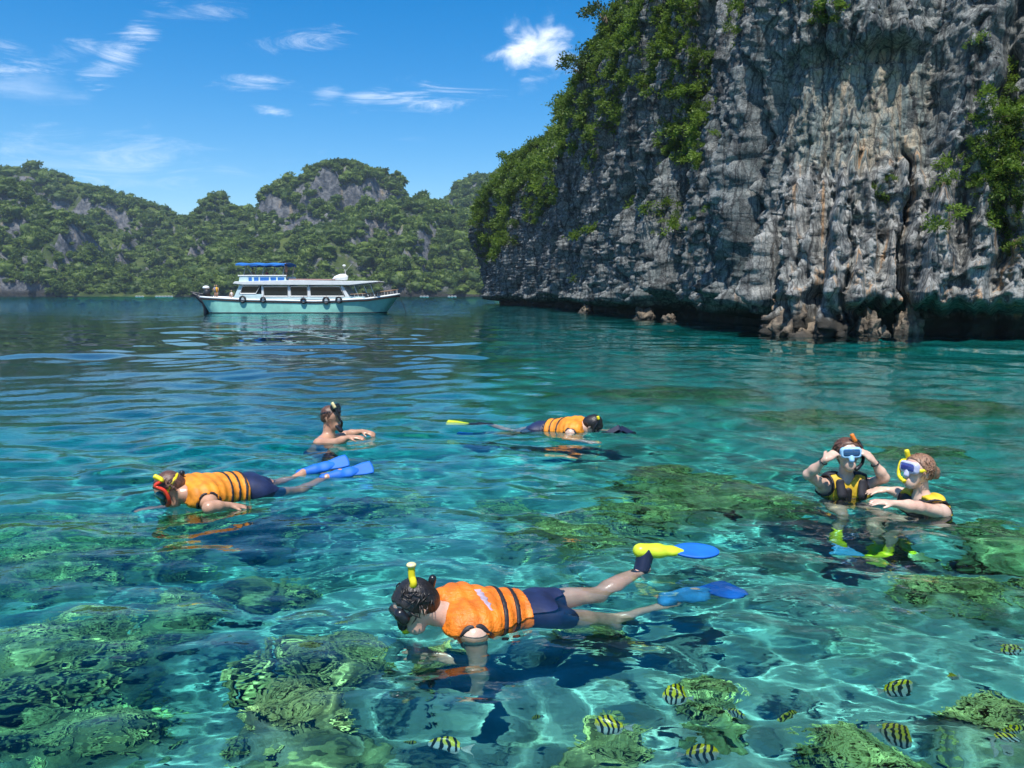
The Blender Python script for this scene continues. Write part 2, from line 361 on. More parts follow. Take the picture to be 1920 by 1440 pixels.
    d1, o1, i1 = cells(sw * 0.62, zw * 0.40 * vs, z0_, 1); D += rough * (0.44 - 0.19 * near) * (np.sin(i1 * 1.7) * o1[..., 0] + (np.cos(i1 * 2.9) - 0.45) * o1[..., 1])
    d2, o2, i2 = cells(sw * 1.7, zw * 1.05 * vs, z0_, 2); D += rough * (0.22 - 0.09 * near) * (np.sin(i2 * 1.3) * o2[..., 0] + (np.cos(i2 * 2.1) - 0.5) * o2[..., 1])
    d3, o3, i3 = cells(sw * 4.2, zw * 2.9 * vs, z0_, 3); D += (0.3 + 0.7 * rough) * 0.13 * (np.sin(i3 * 1.1) * o3[..., 0] + (np.cos(i3 * 1.9) - 0.5) * o3[..., 1])
    kw = sp + 0.22 * noise(sp * 1.2, zz * 0.8, 71.0)
    D += rough * (0.55 - 1.75 * ab(noise(kw * 0.62, zz * 0.07, 73.0)) + 0.25 - 0.78 * ab(noise(kw * 1.7, zz * 0.20, 75.0)) + 0.12 - 0.34 * ab(noise(kw * 5.2, zz * 0.9, 77.0)) + 0.06 * noise(sp * 8, zz * 6, 1.0))      # sharp fluted ribs
    D -= rough * (1 - 0.4 * near) * (0.32 * sstep(0.36, 0.50, noise(sp * 1.1, zz * 0.7, 61.0)) + 0.26 * sstep(0.32, 0.46, noise(sp * 2.7, zz * 1.9, 63.0)) + 0.12 * sstep(0.28, 0.4, noise(sp * 6.5, zz * 5.0, 67.0)))      # pits and hollows
    # the notch the sea has cut, with a hanging lip and a few feet that still reach the water
    lipz = 1.2 + 0.55 * noise(S * 0.8, 0.5, 0.5) + 0.4 * noise(S * 2.1, 0.2, 0.5) + 0.2 * noise(S * 5.0, 0.7, 0.5)
    foot = sstep(0.30, 0.50, noise(S * 0.55, 0.3, 33.0) + 0.25 * noise(S * 1.9, zz, 3.0)) * 0.55 * (1 - frontal)
    for px, w in ((1425, .5), (1460, .6), (1500, .7), (1545, .6), (1585, .4)): foot = np.maximum(foot, 0.95 * np.exp(-((S - s[at_px(px)] + .3 * noise(zz * 1.5, px, .3)) / w) ** 2) * ones)
    under = sstep(lipz + 0.10, lipz - 0.50, zz); cut = under * (1 - foot)
    D = D * (1 - 0.7 * cut) - 2.0 * cut + 0.3 * under * fbm(S * 1.1, zz * 1.5, 8.0, 3) + 0.5 * foot * sstep(1.2, -.5, zz) * frontal
    D += 0.45 * sstep(0.5, 0.0, ab(zz - lipz - 0.2)) * (0.3 + noise(S * 2.6, 0.7, 2.0)) * (1 - foot)
    D -= 0.55                                                        # the measured line is the water line in the notch
    D += 0.35 * sstep(0.6, 0.0, np.abs(zz - lipz - 0.25)) * (0.5 + noise(S * 2.6, 0.7, 2.0))
    X = bx[None, :] + NX * (D - lean); Y = by[None, :] + NY * (D - lean); Z = zz + rough * 0.12 * noise(S * 2.0, zz * 2.0, 44.0) * (zz > 2.2)
    # over the top and back
    back = 36; tb = np.linspace(0, 1, back + 1)[1:, None] ** 1.5 * 26
    bX = X[-1:, :] - nx[None, :] * tb; bY = Y[-1:, :] - ny[None, :] * tb
    bZ = Z[-1:, :] + 5.5 * (1 - np.exp(-tb / 9)) + 1.2 * noise(bX * 0.3, bY * 0.3, 6.0) * sstep(0, 4, tb)
    X = np.vstack([X, bX]); Y = np.vstack([Y, bY]); Z = np.vstack([Z, bZ])
    V = np.stack([X, Y, Z], -1)
    me = mesh_np('cliff', V, quads(V.shape[0], V.shape[1]), smooth=False)
    pad = lambda a: np.vstack([a, np.zeros((back, a.shape[1]))])
    attr(me, 'panel', pad(smooth_panel)); attr(me, 'front', pad(frontal * sstep(7.5, 5.5, zz)))
    M = NT('limestone'); p = M.pos(); z = M.n('SeparateXYZ', {0: p}).outputs[2]
    pn = M.n('Attribute', attribute_name='panel').outputs['Fac']; fr = M.n('Attribute', attribute_name='front').outputs['Fac']
    big = M.noise(p, 0.35, 5); mid = M.noise(p, 1.7, 6, 0.6); fine = M.noise(p, 7.0, 5, 0.65); grit = M.noise(p, 28, 4, 0.6)
    streak = M.noise(M.scale(p, (1.5, 1.5, 0.10)), 1.3, 5, 0.6); streak2 = M.noise(M.scale(p, (1.0, 1.0, 0.06)), 2.6, 4, 0.6, 0.3)
    g = M.mix(M.map(mid, 0.32, 0.68), (0.090, 0.100, 0.099), (0.285, 0.298, 0.282))
    g = M.mix(M.map(M.noise(p, 0.8, 4), 0.5, 0.66, 0, 0.6), g, (0.075, 0.11, 0.112)); g = M.mix(M.map(big, 0.42, 0.62, 0, 0.75), g, M.mix(M.map(fine, 0.35, 0.65), (0.115, 0.136, 0.135), (0.405, 0.415, 0.395)))
    g = M.mix(M.math('MULTIPLY', fr, M.map(fine, 0.35, 0.6, 0.25, 0.8)), g, (0.395, 0.395, 0.37))
    tan = M.mix(M.map(streak2, 0.4, 0.62), (0.19, 0.235, 0.22), (0.40, 0.335, 0.235))
    g = M.mix(M.math('MULTIPLY', pn, 0.85), g, tan)
    ora = M.math('MULTIPLY', M.map(streak, 0.56, 0.66), M.math('ADD', M.math('MULTIPLY', fr, 0.8), M.math('MULTIPLY', pn, 0.35)))
    g = M.mix(ora, g, (0.50, 0.30, 0.15))
    g = M.mix(M.map(streak, 0.46, 0.36, 0, 0.72), g, (0.042, 0.044, 0.048))
    g = M.mix(M.map(streak2, 0.44, 0.36, 0, 0.5), g, (0.05, 0.055, 0.055))
    g = M.mix(M.map(grit, 0.60, 0.72, 0, 0.45), g, (0.05, 0.05, 0.05))
    wv = M.vm('ADD', p, M.vm('MULTIPLY', M.n('TexNoise', {'Vector': p, 'Scale': 1.4, 'Detail': 3}).outputs[1], (0.5, 0.5, 0.5)))
    for scl_, wd_, amt in (((0.8, 0.8, 0.22), 0.022, 0.7), ((2.1, 2.1, 0.8), 0.028, 0.55), ((5.5, 5.5, 2.6), 0.045, 0.35)):          # cracks, dark with lichen
        cr = M.n('TexVoronoi', {'Vector': M.scale(wv, scl_), 'Scale': 1.0}, feature='DISTANCE_TO_EDGE').outputs[0]
        g = M.mix(M.math('MULTIPLY', M.map(cr, wd_ * 2.2, wd_ * .4), amt), g, (0.022, 0.023, 0.025))
    sparkle = M.noise(p, 16, 4, 0.7); g = M.mix(M.map(sparkle, 0.58, 0.70, 0, 0.55), g, (0.42, 0.41, 0.39)); g = M.mix(M.map(sparkle, 0.42, 0.32, 0, 0.6), g, (0.05, 0.052, 0.055))
    g = M.mix(M.map(M.math('ADD', z, M.math('MULTIPLY', mid, 0.8)), 1.5, 0.9), g, (0.035, 0.033, 0.028))     # wet, algae-dark tide band
    h = M.math('ADD', M.math('MULTIPLY', mid, 0.8), M.math('ADD', M.math('MULTIPLY', fine, 0.35), M.math('MULTIPLY', grit, 0.10)))
    M.pbr(g, 0.92, M.bump(h, 0.9, 0.16), **{'Specular IOR Level': 0.2})
    tag(link('cliff', me, M.m), kind='structure')
    return V
CLIFF = build_cliff()

# ------------------------------------------------------------------ foliage: leaf clumps, scattered as one mass on cliff and hills, and single shrubs
def leaf_material(name, dark, light, trans=0.35):
    M = NT(name); oi = M.n('ObjectInfo').outputs['Random']; p = M.pos(); n1 = M.noise(p, 0.5, 3); n2 = M.noise(p, 6.0, 2)
    f = M.math('ADD', M.math('MULTIPLY', oi, 0.65), M.math('MULTIPLY', M.map(n1, 0.3, 0.7), 0.40)); f = M.math('ADD', f, M.math('MULTIPLY', M.math('SUBTRACT', n2, 0.5), 0.5), clamp=True)
    c = M.mix(f, dark, light)
    b = M.n('BsdfPrincipled', {'Base Color': c, 'Roughness': 0.55, 'Specular IOR Level': 0.3}); tr = M.n('BsdfTranslucent', {'Color': M.mix(0.5, c, tuple(x * 1.8 for x in light))})
    mx = M.n('MixShader', {0: trans, 1: b.outputs[0], 2: tr.outputs[0]}); M.t.links.new(mx.outputs[0], M.out.inputs[0]); return M.m
def leaf_cluster(seed, n, size, flat=0.7, leaf=0.10, curl=0.5):
    r = np.random.default_rng(seed)
    # a few boughs, leaves gathered round them
    k = max(4, n // 60); bc = r.normal(size=(k, 3)); bc /= np.linalg.norm(bc, axis=1, keepdims=True); bc *= (0.35 + 0.55 * r.random((k, 1))); bc[:, 2] = np.abs(bc[:, 2]) * flat + 0.05
    i = r.integers(0, k, n); c = bc[i] + r.normal(size=(n, 3)) * (0.16, 0.16, 0.11); c *= size
    d = nrm2(c * (1, 1, 1.2) + r.normal(size=(n, 3)) * 0.35 * size); up = np.cross(d, r.normal(size=(n, 3))); up = nrm2(up); sd = np.cross(d, up)
    L = leaf * size * r.uniform(0.7, 1.4, (n, 1)); w = L * r.uniform(0.35, 0.6, (n, 1))
    nrmv = nrm2(sd * 0.4 + up); tipd = nrm2(d + (0, 0, -0.25)); side = np.cross(tipd, nrmv)
    a = c; b = c + tipd * L * 0.5 + side * w * 0.5 + nrmv * L * 0.08; t = c + tipd * L - np.array((0, 0, curl * 0.2)) * L; e = c + tipd * L * 0.5 - side * w * 0.5 + nrmv * L * 0.08
    V = np.stack([a, b, t, e], 1).reshape(-1, 3); F = np.arange(4 * n).reshape(n, 4); return V, F
nrm2 = lambda v: v / (np.linalg.norm(v, axis=-1, keepdims=True) + 1e-9)
def scatter(name, pts, scl, rot, variants, mat):
    """one mass of clumps: a cloud of points with a clump on each"""
    col = bpy.data.collections.new(name + '_clumps')
    for v in variants:
        o = bpy.data.objects.new('clump', v); col.objects.link(o); o.cycles.is_caustics_receiver = True
        if not v.materials: v.materials.append(mat)
    me = bpy.data.meshes.new(name); me.vertices.add(len(pts)); me.vertices.foreach_set('co', np.asarray(pts, np.float32).ravel())
    a = me.attributes.new('scl', 'FLOAT_VECTOR', 'POINT'); a.data.foreach_set('vector', np.asarray(scl, np.float32).ravel())
    a = me.attributes.new('rot', 'FLOAT_VECTOR', 'POINT'); a.data.foreach_set('vector', np.asarray(rot, np.float32).ravel())
    o = bpy.data.objects.new(name, me); C.objects.link(o)
    g = bpy.data.node_groups.new(name, 'GeometryNodeTree')
    g.interface.new_socket('Geometry', in_out='INPUT', socket_type='NodeSocketGeometry'); g.interface.new_socket('Geometry', in_out='OUTPUT', socket_type='NodeSocketGeometry')
    N = lambda t: g.nodes.new(t); gi, go = N('NodeGroupInput'), N('NodeGroupOutput')
    ci = N('GeometryNodeCollectionInfo'); ci.inputs['Collection'].default_value = col; ci.inputs['Separate Children'].default_value = True; ci.inputs['Reset Children'].default_value = True
    m2p = N('GeometryNodeMeshToPoints'); ip = N('GeometryNodeInstanceOnPoints'); ip.inputs['Pick Instance'].default_value = True
    rv = N('FunctionNodeRandomValue'); rv.data_type = 'INT'; rv.inputs['Min'].default_value = 0; rv.inputs['Max'].default_value = len(variants) - 1
    def na(nm):
        q = N('GeometryNodeInputNamedAttribute'); q.data_type = 'FLOAT_VECTOR'; q.inputs[0].default_value = nm; return q.outputs[0]
    L = g.links.new
    L(gi.outputs[0], m2p.inputs[0]); L(m2p.outputs[0], ip.inputs['Points']); L(ci.outputs[0], ip.inputs['Instance']); L([x for x in rv.outputs if x.enabled][0], ip.inputs['Instance Index'])
    L(na('rot'), ip.inputs['Rotation']); L(na('scl'), ip.inputs['Scale']); L(ip.outputs[0], go.inputs[0])
    md = o.modifiers.new('scatter', 'NODES'); md.node_group = g
    return o
LEAF = leaf_material('cliff_leaves', (0.020, 0.052, 0.010), (0.155, 0.245, 0.028))
def project(V):
    x = V[..., 0]; y = V[..., 1]; z = V[..., 2] - CAMH
    cz = y * math.cos(PITCH) - z * math.sin(PITCH); u = y * math.sin(PITCH) + z * math.cos(PITCH)
    return 960 + FPX * x / cz, 720 - FPX * u / cz
VEG = [(905, 360, 25, 90, 1.0), (940, 340, 45, 60, 1.1), (925, 420, 35, 80, .7), (965, 300, 60, 70, 1), (1000, 235, 55, 60, 1), (1050, 170, 70, 80, 1), (1105, 70, 120, 100, 1.2), (1185, 110, 80, 90, 1.1), (1150, 10, 170, 70, 1.2), (1245, 30, 75, 110, 1.2), (1010, 350, 45, 70, .7), (1090, 260, 45, 60, .7), (1150, 200, 40, 50, .7),
       (1290, 200, 50, 95, 1.2), (1310, 130, 40, 60, 1.1), (1265, 265, 35, 55, 1.1), (1320, 300, 20, 60, .5), (1250, 410, 50, 35, .35), (1540, 10, 55, 40, 1), (1400, 40, 40, 50, .45), (1890, 240, 55, 110, 1.1), (1880, 340, 55, 100, 1.2), (1905, 420, 45, 70, 1), (1850, 110, 50, 60, .6), (1790, 80, 30, 50, .35), (1640, 380, 30, 30, .45), (1660, 430, 18, 40, .4), (1830, 260, 30, 30, .6), (1770, 330, 30, 40, .3), (1200, 420, 40, 30, .25), (1600, 30, 60, 30, .4)]
def build_cliff_foliage():
    V = CLIFF; du = np.gradient(V, axis=1); dv = np.gradient(V, axis=0); nn = np.cross(du, dv); area = np.linalg.norm(nn, axis=-1); nn = nn / (area[..., None] + 1e-9)
    px, py = project(V); m = np.zeros(px.shape); ok = (V[..., 1] > 20) & (V[..., 1] < 150) & (V[..., 2] > 2.4)
    patch = fbm(V[..., 0] * 0.35, V[..., 1] * 0.35, V[..., 2] * 0.35, 3)
    for x, y, rx, ry, k in VEG:
        r = np.hypot((px - x) / rx, (py - y) / ry); m = np.maximum(m, k * sstep(1.3, 0.5, r))
    # beyond the frame the plateau and the upper slope are green as well
    row = np.arange(V.shape[0])[:, None] * np.ones_like(m); m = np.where(row >= 385, 0.9 * sstep(411, 391, row) + 0.12, m)
    m = np.maximum(m, 0.35 * ((py < -60) | (px > 1980)) * sstep(8, 13, V[..., 2]))
    ledge = np.clip(nn[..., 2] * 1.1 + 0.55, 0.25, 1.2)
    dens = ok * m * ledge * sstep(-0.35, 0.05, patch + 0.6 * (m - 0.5)) + ok * 0.012 * sstep(0.3, 0.6, patch)
    Yd = V[..., 1]
    w = dens * area / np.clip(Yd / 45, 0.6, 2.2) ** 1.0
    w = w.ravel() / w.sum(); n = 14500
    idx = np.random.default_rng(5).choice(len(w), n, replace=True, p=w)
    P = V.reshape(-1, 3)[idx]; Nn = nn.reshape(-1, 3)[idx]; r = np.random.default_rng(6)
    dist = P[:, 1]; S = (0.36 + 0.52 * r.random(n) ** 1.6) * np.clip(dist / 45, 0.75, 2.1)
    P = P + Nn * (S[:, None] * 0.10) + r.normal(size=P.shape) * 0.12
    scl = np.stack([S, S, S * r.uniform(0.7, 1.2, n)], 1); rot = np.stack([r.normal(size=n) * 0.25 - 0.3 * Nn[:, 1], r.normal(size=n) * 0.25 + 0.45 * Nn[:, 0], r.random(n) * 6.28], 1)
    var = [mesh_np('clump', *leaf_cluster(100 + i, 260, 1.0, 0.75, 0.20), smooth=False) for i in range(5)]
    o = scatter('cliff_foliage', P, scl, rot, var, LEAF); tag(o, 'mass of green bushes and creepers clothing the cliff ledges and crest', 'foliage', kind='stuff')
build_cliff_foliage()

# ------------------------------------------------------------------ forested karst hills across the bay
def hill(name, sil, Yr, Y0, depth_back, prof, seed, cliffs=0.0, xpad=30):
    sil = np.array(sil, float); X_s = (sil[:, 0] - 960) / FPX * Yr; Zs = np.array([at(a, b, Yr)[2] for a, b in sil])
    n = int((X_s[-1] - X_s[0]) / 2.0); xs = np.linspace(X_s[0], X_s[-1], n); top = np.interp(xs, X_s, Zs)
    top = top + 1.5 * noise(xs * 0.12, seed, 0.5) + 0.8 * noise(xs * 0.35, seed, 1.5)
    nf = 74; tf = np.linspace(0, 1, nf); ys = np.concatenate([Y0 + (Yr - Y0) * tf, Yr + depth_back * np.linspace(0, 1, 14)[1:]])
    X, Y = np.meshgrid(xs, ys); T = np.broadcast_to(top, X.shape)
    t = np.clip((Y - Y0) / (Yr - Y0), 0, 1); tt = np.clip(t + 0.10 * fbm(X * 0.02, Y * 0.02, seed, 3) * sstep(0, .15, t) * sstep(1, .85, t), 0, 1)
    pr = np.interp(tt, [a for a, b in prof], [b for a, b in prof])
    bk = np.clip((Y - Yr) / depth_back, 0, 1); Z = T * pr * (1 - bk ** 2)
    gul = np.abs(fbm(X * 0.025, Y * 0.012, seed + 5, 3)); Z = Z - (gul * 24 - 6) * sstep(0.05, 0.3, t) * sstep(1.0, 0.75, t) * np.clip(T / 40, 0, 1.2)
    Z = Z + 1.6 * fbm(X * 0.12, Y * 0.12, seed, 3) * sstep(0, .1, t) - 1.2 * (t <= 0) - 0.3
    xo = X * Y / Yr * 1.0; X2 = np.where(Y < Yr, X * (0.35 * Y / Yr + 0.65), X)
    X2 = X2 + 3 * noise(X * .05, Y * .05, seed + 9) * sstep(0, .3, t) * sstep(1, .7, t)
    return np.stack([X2, Y, Z], -1)
HILLS = [
    ('hill', [(-420, 330), (-250, 300), (-120, 318), (0, 330), (40, 345), (85, 392), (105, 408), (135, 412), (152, 425), (165, 470), (190, 500), (225, 530), (262, 560)], 480, 433, 60, [(0, 0), (.06, .2), (.5, .55), (1, 1)], 3.3),
    ('hill', [(-420, 300), (-200, 285), (-60, 300), (10, 318), (40, 322), (75, 316), (130, 332), (190, 356), (240, 366), (290, 388), (350, 412), (380, 432), (450, 455), (560, 480), (700, 520)], 640, 500, 80, [(0, 0), (.3, .35), (.7, .62), (.84, .78), (.9, .93), (1, 1)], 7.1),
    ('hill', [(230, 560), (300, 490), (345, 440), (372, 408), (395, 383), (412, 366), (428, 378), (442, 394), (480, 396), (520, 402), (600, 430), (700, 480)], 610, 500, 60, [(0, 0), (.4, .35), (.75, .65), (1, 1)], 11.7),
    ('mountain', [(380, 560), (440, 490), (478, 432), (488, 400), (495, 374), (530, 346), (580, 327), (620, 309), (650, 304), (690, 313), (720, 326), (745, 329), (756, 347), (760, 372), (800, 410), (860, 470), (900, 540)], 570, 510, 70, [(0, .1), (.3, .42), (.55, .60), (.66, .64), (.74, .88), (.85, .94), (1, 1)], 15.9),
    ('hill', [(790, 440), (830, 388), (848, 372), (858, 350), (880, 338), (930, 330), (1020, 325), (1100, 360)], 700, 560, 70, [(0, 0), (.5, .5), (.75, .68), (.85, .92), (1, 1)], 19.2),
    ('hill', [(250, 562), (300, 548), (350, 520), (400, 480), (450, 452), (500, 446), (560, 436), (640, 424), (700, 398), (745, 380), (775, 380), (792, 374), (815, 390), (850, 394), (900, 410), (1000, 440), (1080, 480)], 520, 432, 60, [(0, 0), (.05, .12), (.3, .38), (.7, .76), (1, 1)], 23.4)]
def build_hills():
    M = NT('hill_ground'); p = M.pos(); nz = M.n('SeparateXYZ', {0: M.n('NewGeometry').outputs['True Normal']}).outputs[2]
    big = M.noise(p, 0.06, 5); mid = M.noise(p, 0.25, 6, 0.65); st = M.noise(M.scale(p, (1, 1, .2)), 0.22, 5, 0.6)
    rock = M.mix(M.map(mid, .35, .65), (0.055, 0.062, 0.074), (0.19, 0.19, 0.19)); rock = M.mix(M.map(st, .55, .68, 0, .7), rock, (0.28, 0.22, 0.15)); rock = M.mix(M.map(st, .44, .36, 0, .7), rock, (.05, .055, .06))
    gr = M.mix(M.map(big, .35, .65), (0.03, 0.05, 0.015), (0.09, 0.12, 0.03))
    zz = M.n('SeparateXYZ', {0: p}).outputs[2]; rock = M.mix(M.map(zz, 5.0, 1.5), rock, (.035, .034, .03)); M.pbr(M.mix(M.map(nz, .46, .60), rock, gr), .95, M.bump(mid, .8, 2.5), **{'Specular IOR Level': 0.1})
    pts, scl, rot = [], [], []; r = np.random.default_rng(21)
    for name, sil, Yr, Y0, db, prof, seed in HILLS:
        V = hill(name, sil, Yr, Y0, db, prof, seed); me = mesh_np(name, V, quads(V.shape[0], V.shape[1])); tag(link(name, me, M.m, recv=False), kind='structure')
        du = np.gradient(V, axis=1); dv = np.gradient(V, axis=0); nn = np.cross(du, dv); area = np.linalg.norm(nn, axis=-1); nz_ = nn[..., 2] / (area + 1e-9)
        bare = fbm(V[..., 0] * .03, V[..., 1] * .03, V[..., 2] * .06 + seed, 3)
        w = area * (sstep(.34, .56, nz_) + 0.12) * sstep(.55, .3, bare * (1 - .6 * sstep(.7, .9, nz_))) * (V[..., 2] > 1.8); flat = w.ravel() / w.sum()
        px, py = project(V); vis = (px > -150) & (px < 1100)
        n = int((area * vis).sum() / 20 * 1.0); n = min(int(n * 1.3), 5600)
        wv = (w * vis).ravel(); idx = r.choice(len(wv), n, p=wv / wv.sum()); P = V.reshape(-1, 3)[idx]; P = P + r.normal(size=P.shape) * (0.8, 0.8, 0.2)
        s = np.where(r.random(n) < .72, r.uniform(1.4, 3.0, n), r.uniform(3.0, 6.6, n))
        pts.append(P); scl.append(np.stack([s, s, s * r.uniform(.8, 1.25, n)], 1)); rot.append(np.stack([r.normal(size=n) * .1, r.normal(size=n) * .1, r.random(n) * 6.28], 1))
    var = []
    for i in range(5):                       # tree crowns: many leaf tufts round a broken, lumpy volume
        V, F = leaf_cluster(300 + i, 420, 1.0, 0.85, 0.26)
        bm = bmesh.new(); bmesh.ops.create_icosphere(bm, subdivisions=3, radius=0.62)
        B = np.array([v.co[:] for v in bm.verts]); T = np.array([[v.index for v in f.verts] for f in bm.faces]); bm.free()
        B = B * (1 + 0.45 * fbm(B[:, 0] * 2 + i, B[:, 1] * 2, B[:, 2] * 2, 3))[:, None]; B[:, 2] = B[:, 2] * .8 + .25
        F2 = np.concatenate([np.c_[F[:, [0, 1, 2]]], np.c_[F[:, [0, 2, 3]]], T + len(V)])
        var.append(mesh_np('crown', np.vstack([V, B]), F2, smooth=False))
    mat = leaf_material('forest_leaves', (0.024, 0.058, 0.014), (0.15, 0.22, 0.032), 0.3)
    o = scatter('forest', np.vstack(pts), np.vstack(scl), np.vstack(rot), var, mat); tag(o, 'dense green forest covering the far karst hills', 'forest', kind='stuff')
build_hills()

# ------------------------------------------------------------------ small mesh builders
class MB:
    def __init__(s): s.V = []; s.F = []
    def add(s, V, F): b = len(s.V); s.V += [tuple(map(float, v)) for v in V]; s.F += [tuple(int(i) + b for i in f) for f in F]; return s
    def box(s, lo, hi):
        x0, y0, z0 = lo; x1, y1, z1 = hi
        return s.add([(x0,y0,z0),(x1,y0,z0),(x1,y1,z0),(x0,y1,z0),(x0,y0,z1),(x1,y0,z1),(x1,y1,z1),(x0,y1,z1)], [(0,3,2,1),(4,5,6,7),(0,1,5,4),(1,2,6,5),(2,3,7,6),(3,0,4,7)])
    def prism(s, poly, y0, y1):             # polygon in x,z pushed along y
        n = len(poly); V = [(x, y0, z) for x, z in poly] + [(x, y1, z) for x, z in poly]
        return s.add(V, [tuple(range(n)), tuple(range(2 * n - 1, n - 1, -1))] + [(i, i + n, (i + 1) % n + n, (i + 1) % n) for i in range(n)])
    def tube(s, pts, r, k=8, flat=1.0):
        pts = [np.asarray(p, float) for p in pts]; rr = r if hasattr(r, '__len__') else [r] * len(pts); base = len(s.V); up = np.array((0.13, 0.21, 0.97))
        for i, p in enumerate(pts):
            d = nrm(pts[min(i + 1, len(pts) - 1)] - pts[max(i - 1, 0)])
            if i == 0: a = nrm(np.cross(d, up) if abs(d @ up) < .95 else np.cross(d, (1, 0, 0)))
            else: a = nrm(a - d * (a @ d))
            b = np.cross(d, a)
            for j in range(k):
                t = 2 * math.pi * j / k; s.V.append(tuple(p + rr[i] * (a * math.cos(t) + b * math.sin(t) * flat)))
        for i in range(len(pts) - 1):
            for j in range(k): q = base + i * k; s.F.append((q + j, q + (j + 1) % k, q + k + (j + 1) % k, q + k + j))
        s.F.append(tuple(base + j for j in range(k - 1, -1, -1))); e = base + (len(pts) - 1) * k; s.F.append(tuple(e + j for j in range(k))); return s
    def ball(s, c, r, n=12, m=8):
        c = np.asarray(c, float); r = np.asarray(r, float) * np.ones(3); V = []; F = []
        for i in range(m + 1):
            for j in range(n):
                a = math.pi * i / m; b = 2 * math.pi * j / n; V.append(c + r * (math.sin(a) * math.cos(b), math.sin(a) * math.sin(b), math.cos(a)))
        for i in range(m):
            for j in range(n): F.append((i * n + j, (i + 1) * n + j, (i + 1) * n + (j + 1) % n, i * n + (j + 1) % n))
        return s.add(V, F)
    def build(s, name, mat, parent=None, smooth=False, bevel=0.0, recv=True):
        me = bpy.data.meshes.new(name); me.from_pydata(s.V, [], s.F)
        bm = bmesh.new(); bm.from_mesh(me); bmesh.ops.remove_doubles(bm, verts=bm.verts, dist=1e-5); bmesh.ops.recalc_face_normals(bm, faces=bm.faces)
        if bevel: bmesh.ops.bevel(bm, geom=[e for e in bm.edges if len(e.link_faces) == 2 and e.calc_face_angle(0) > 0.6], offset=bevel, segments=2, affect='EDGES', clamp_overlap=True)
        bm.to_mesh(me); bm.free()
        if smooth: me.shade_smooth()
        return link(name, me, mat, parent, recv)
def smooth_path(pts, n=6):
    P = [np.asarray(p, float) for p in pts]; P = [2 * P[0] - P[1]] + P + [2 * P[-1] - P[-2]]; out = []
    for i in range(1, len(P) - 2):
        for j in range(n):
            t = j / n; a, b, c, d = P[i - 1:i + 3]; out.append(.5 * (2 * b + (c - a) * t + (2 * a - 5 * b + 4 * c - d) * t * t + (3 * b - a - 3 * c + d) * t ** 3))
    return out + [P[-2]]

# ------------------------------------------------------------------ the tour boat at anchor
def tiny_person(name, x, y, z, h, shirt, label, parentless=True, seated=False, skin=(.42, .26, .18)):
    e = empty(name, (x, y, z)); k = h / 1.7
    hip = .45 * h if not seated else .12 * h
    b = MB(); s_ = simple('skin_small', skin, .5, .1)
    if not seated:
        b.tube([(-.08 * k, 0, 0), (-.08 * k, 0, .26 * h), (-.05 * k, 0, hip)], [.05 * k, .06 * k, .085 * k]); b.tube([(.08 * k, 0, 0), (.08 * k, 0, .26 * h), (.05 * k, 0, hip)], [.05 * k, .06 * k, .085 * k])
    else:
        for sx in (-1, 1): b.tube([(.09 * sx * k, 0, hip), (.1 * sx * k, -.42 * k, hip + .03), (.1 * sx * k, -.45 * k, hip - .35 * k)], [.085 * k, .07 * k, .05 * k])
    b.tube([(0, 0, hip), (0, 0, hip + .16 * h), (0, 0, hip + .30 * h), (0, 0, hip + .35 * h), (0, 0, hip + .385 * h)], [.14 * k, .13 * k, .17 * k, .08 * k, .055 * k], 10, .7)
    for sx in (-1, 1): b.tube([(sx * .17 * k, 0, hip + .31 * h), (sx * .23 * k, -.04, hip + .15 * h), (sx * .2 * k, -.16 * k, hip + .04 * h)], [.05 * k, .042 * k, .033 * k])
    b.ball((0, -.01, hip + .455 * h), (.082 * k, .095 * k, .115 * k)); b.build('body', s_, None, True).parent = e
    t = MB().tube([(0, 0, hip - .02), (0, 0, hip + .16 * h), (0, 0, hip + .31 * h), (0, 0, hip + .345 * h)], [.155 * k, .15 * k, .19 * k, .09 * k], 12, .74); t.build('shirt', simple('shirt', shirt, .8), None, True).parent = e
    hr = MB().ball((0, .012, hip + .475 * h), (.088 * k, .1 * k, .105 * k)); hr.build('hair', simple('dark_hair', (.03, .022, .018), .5), None, True).parent = e
    return tag(e, label, 'person')
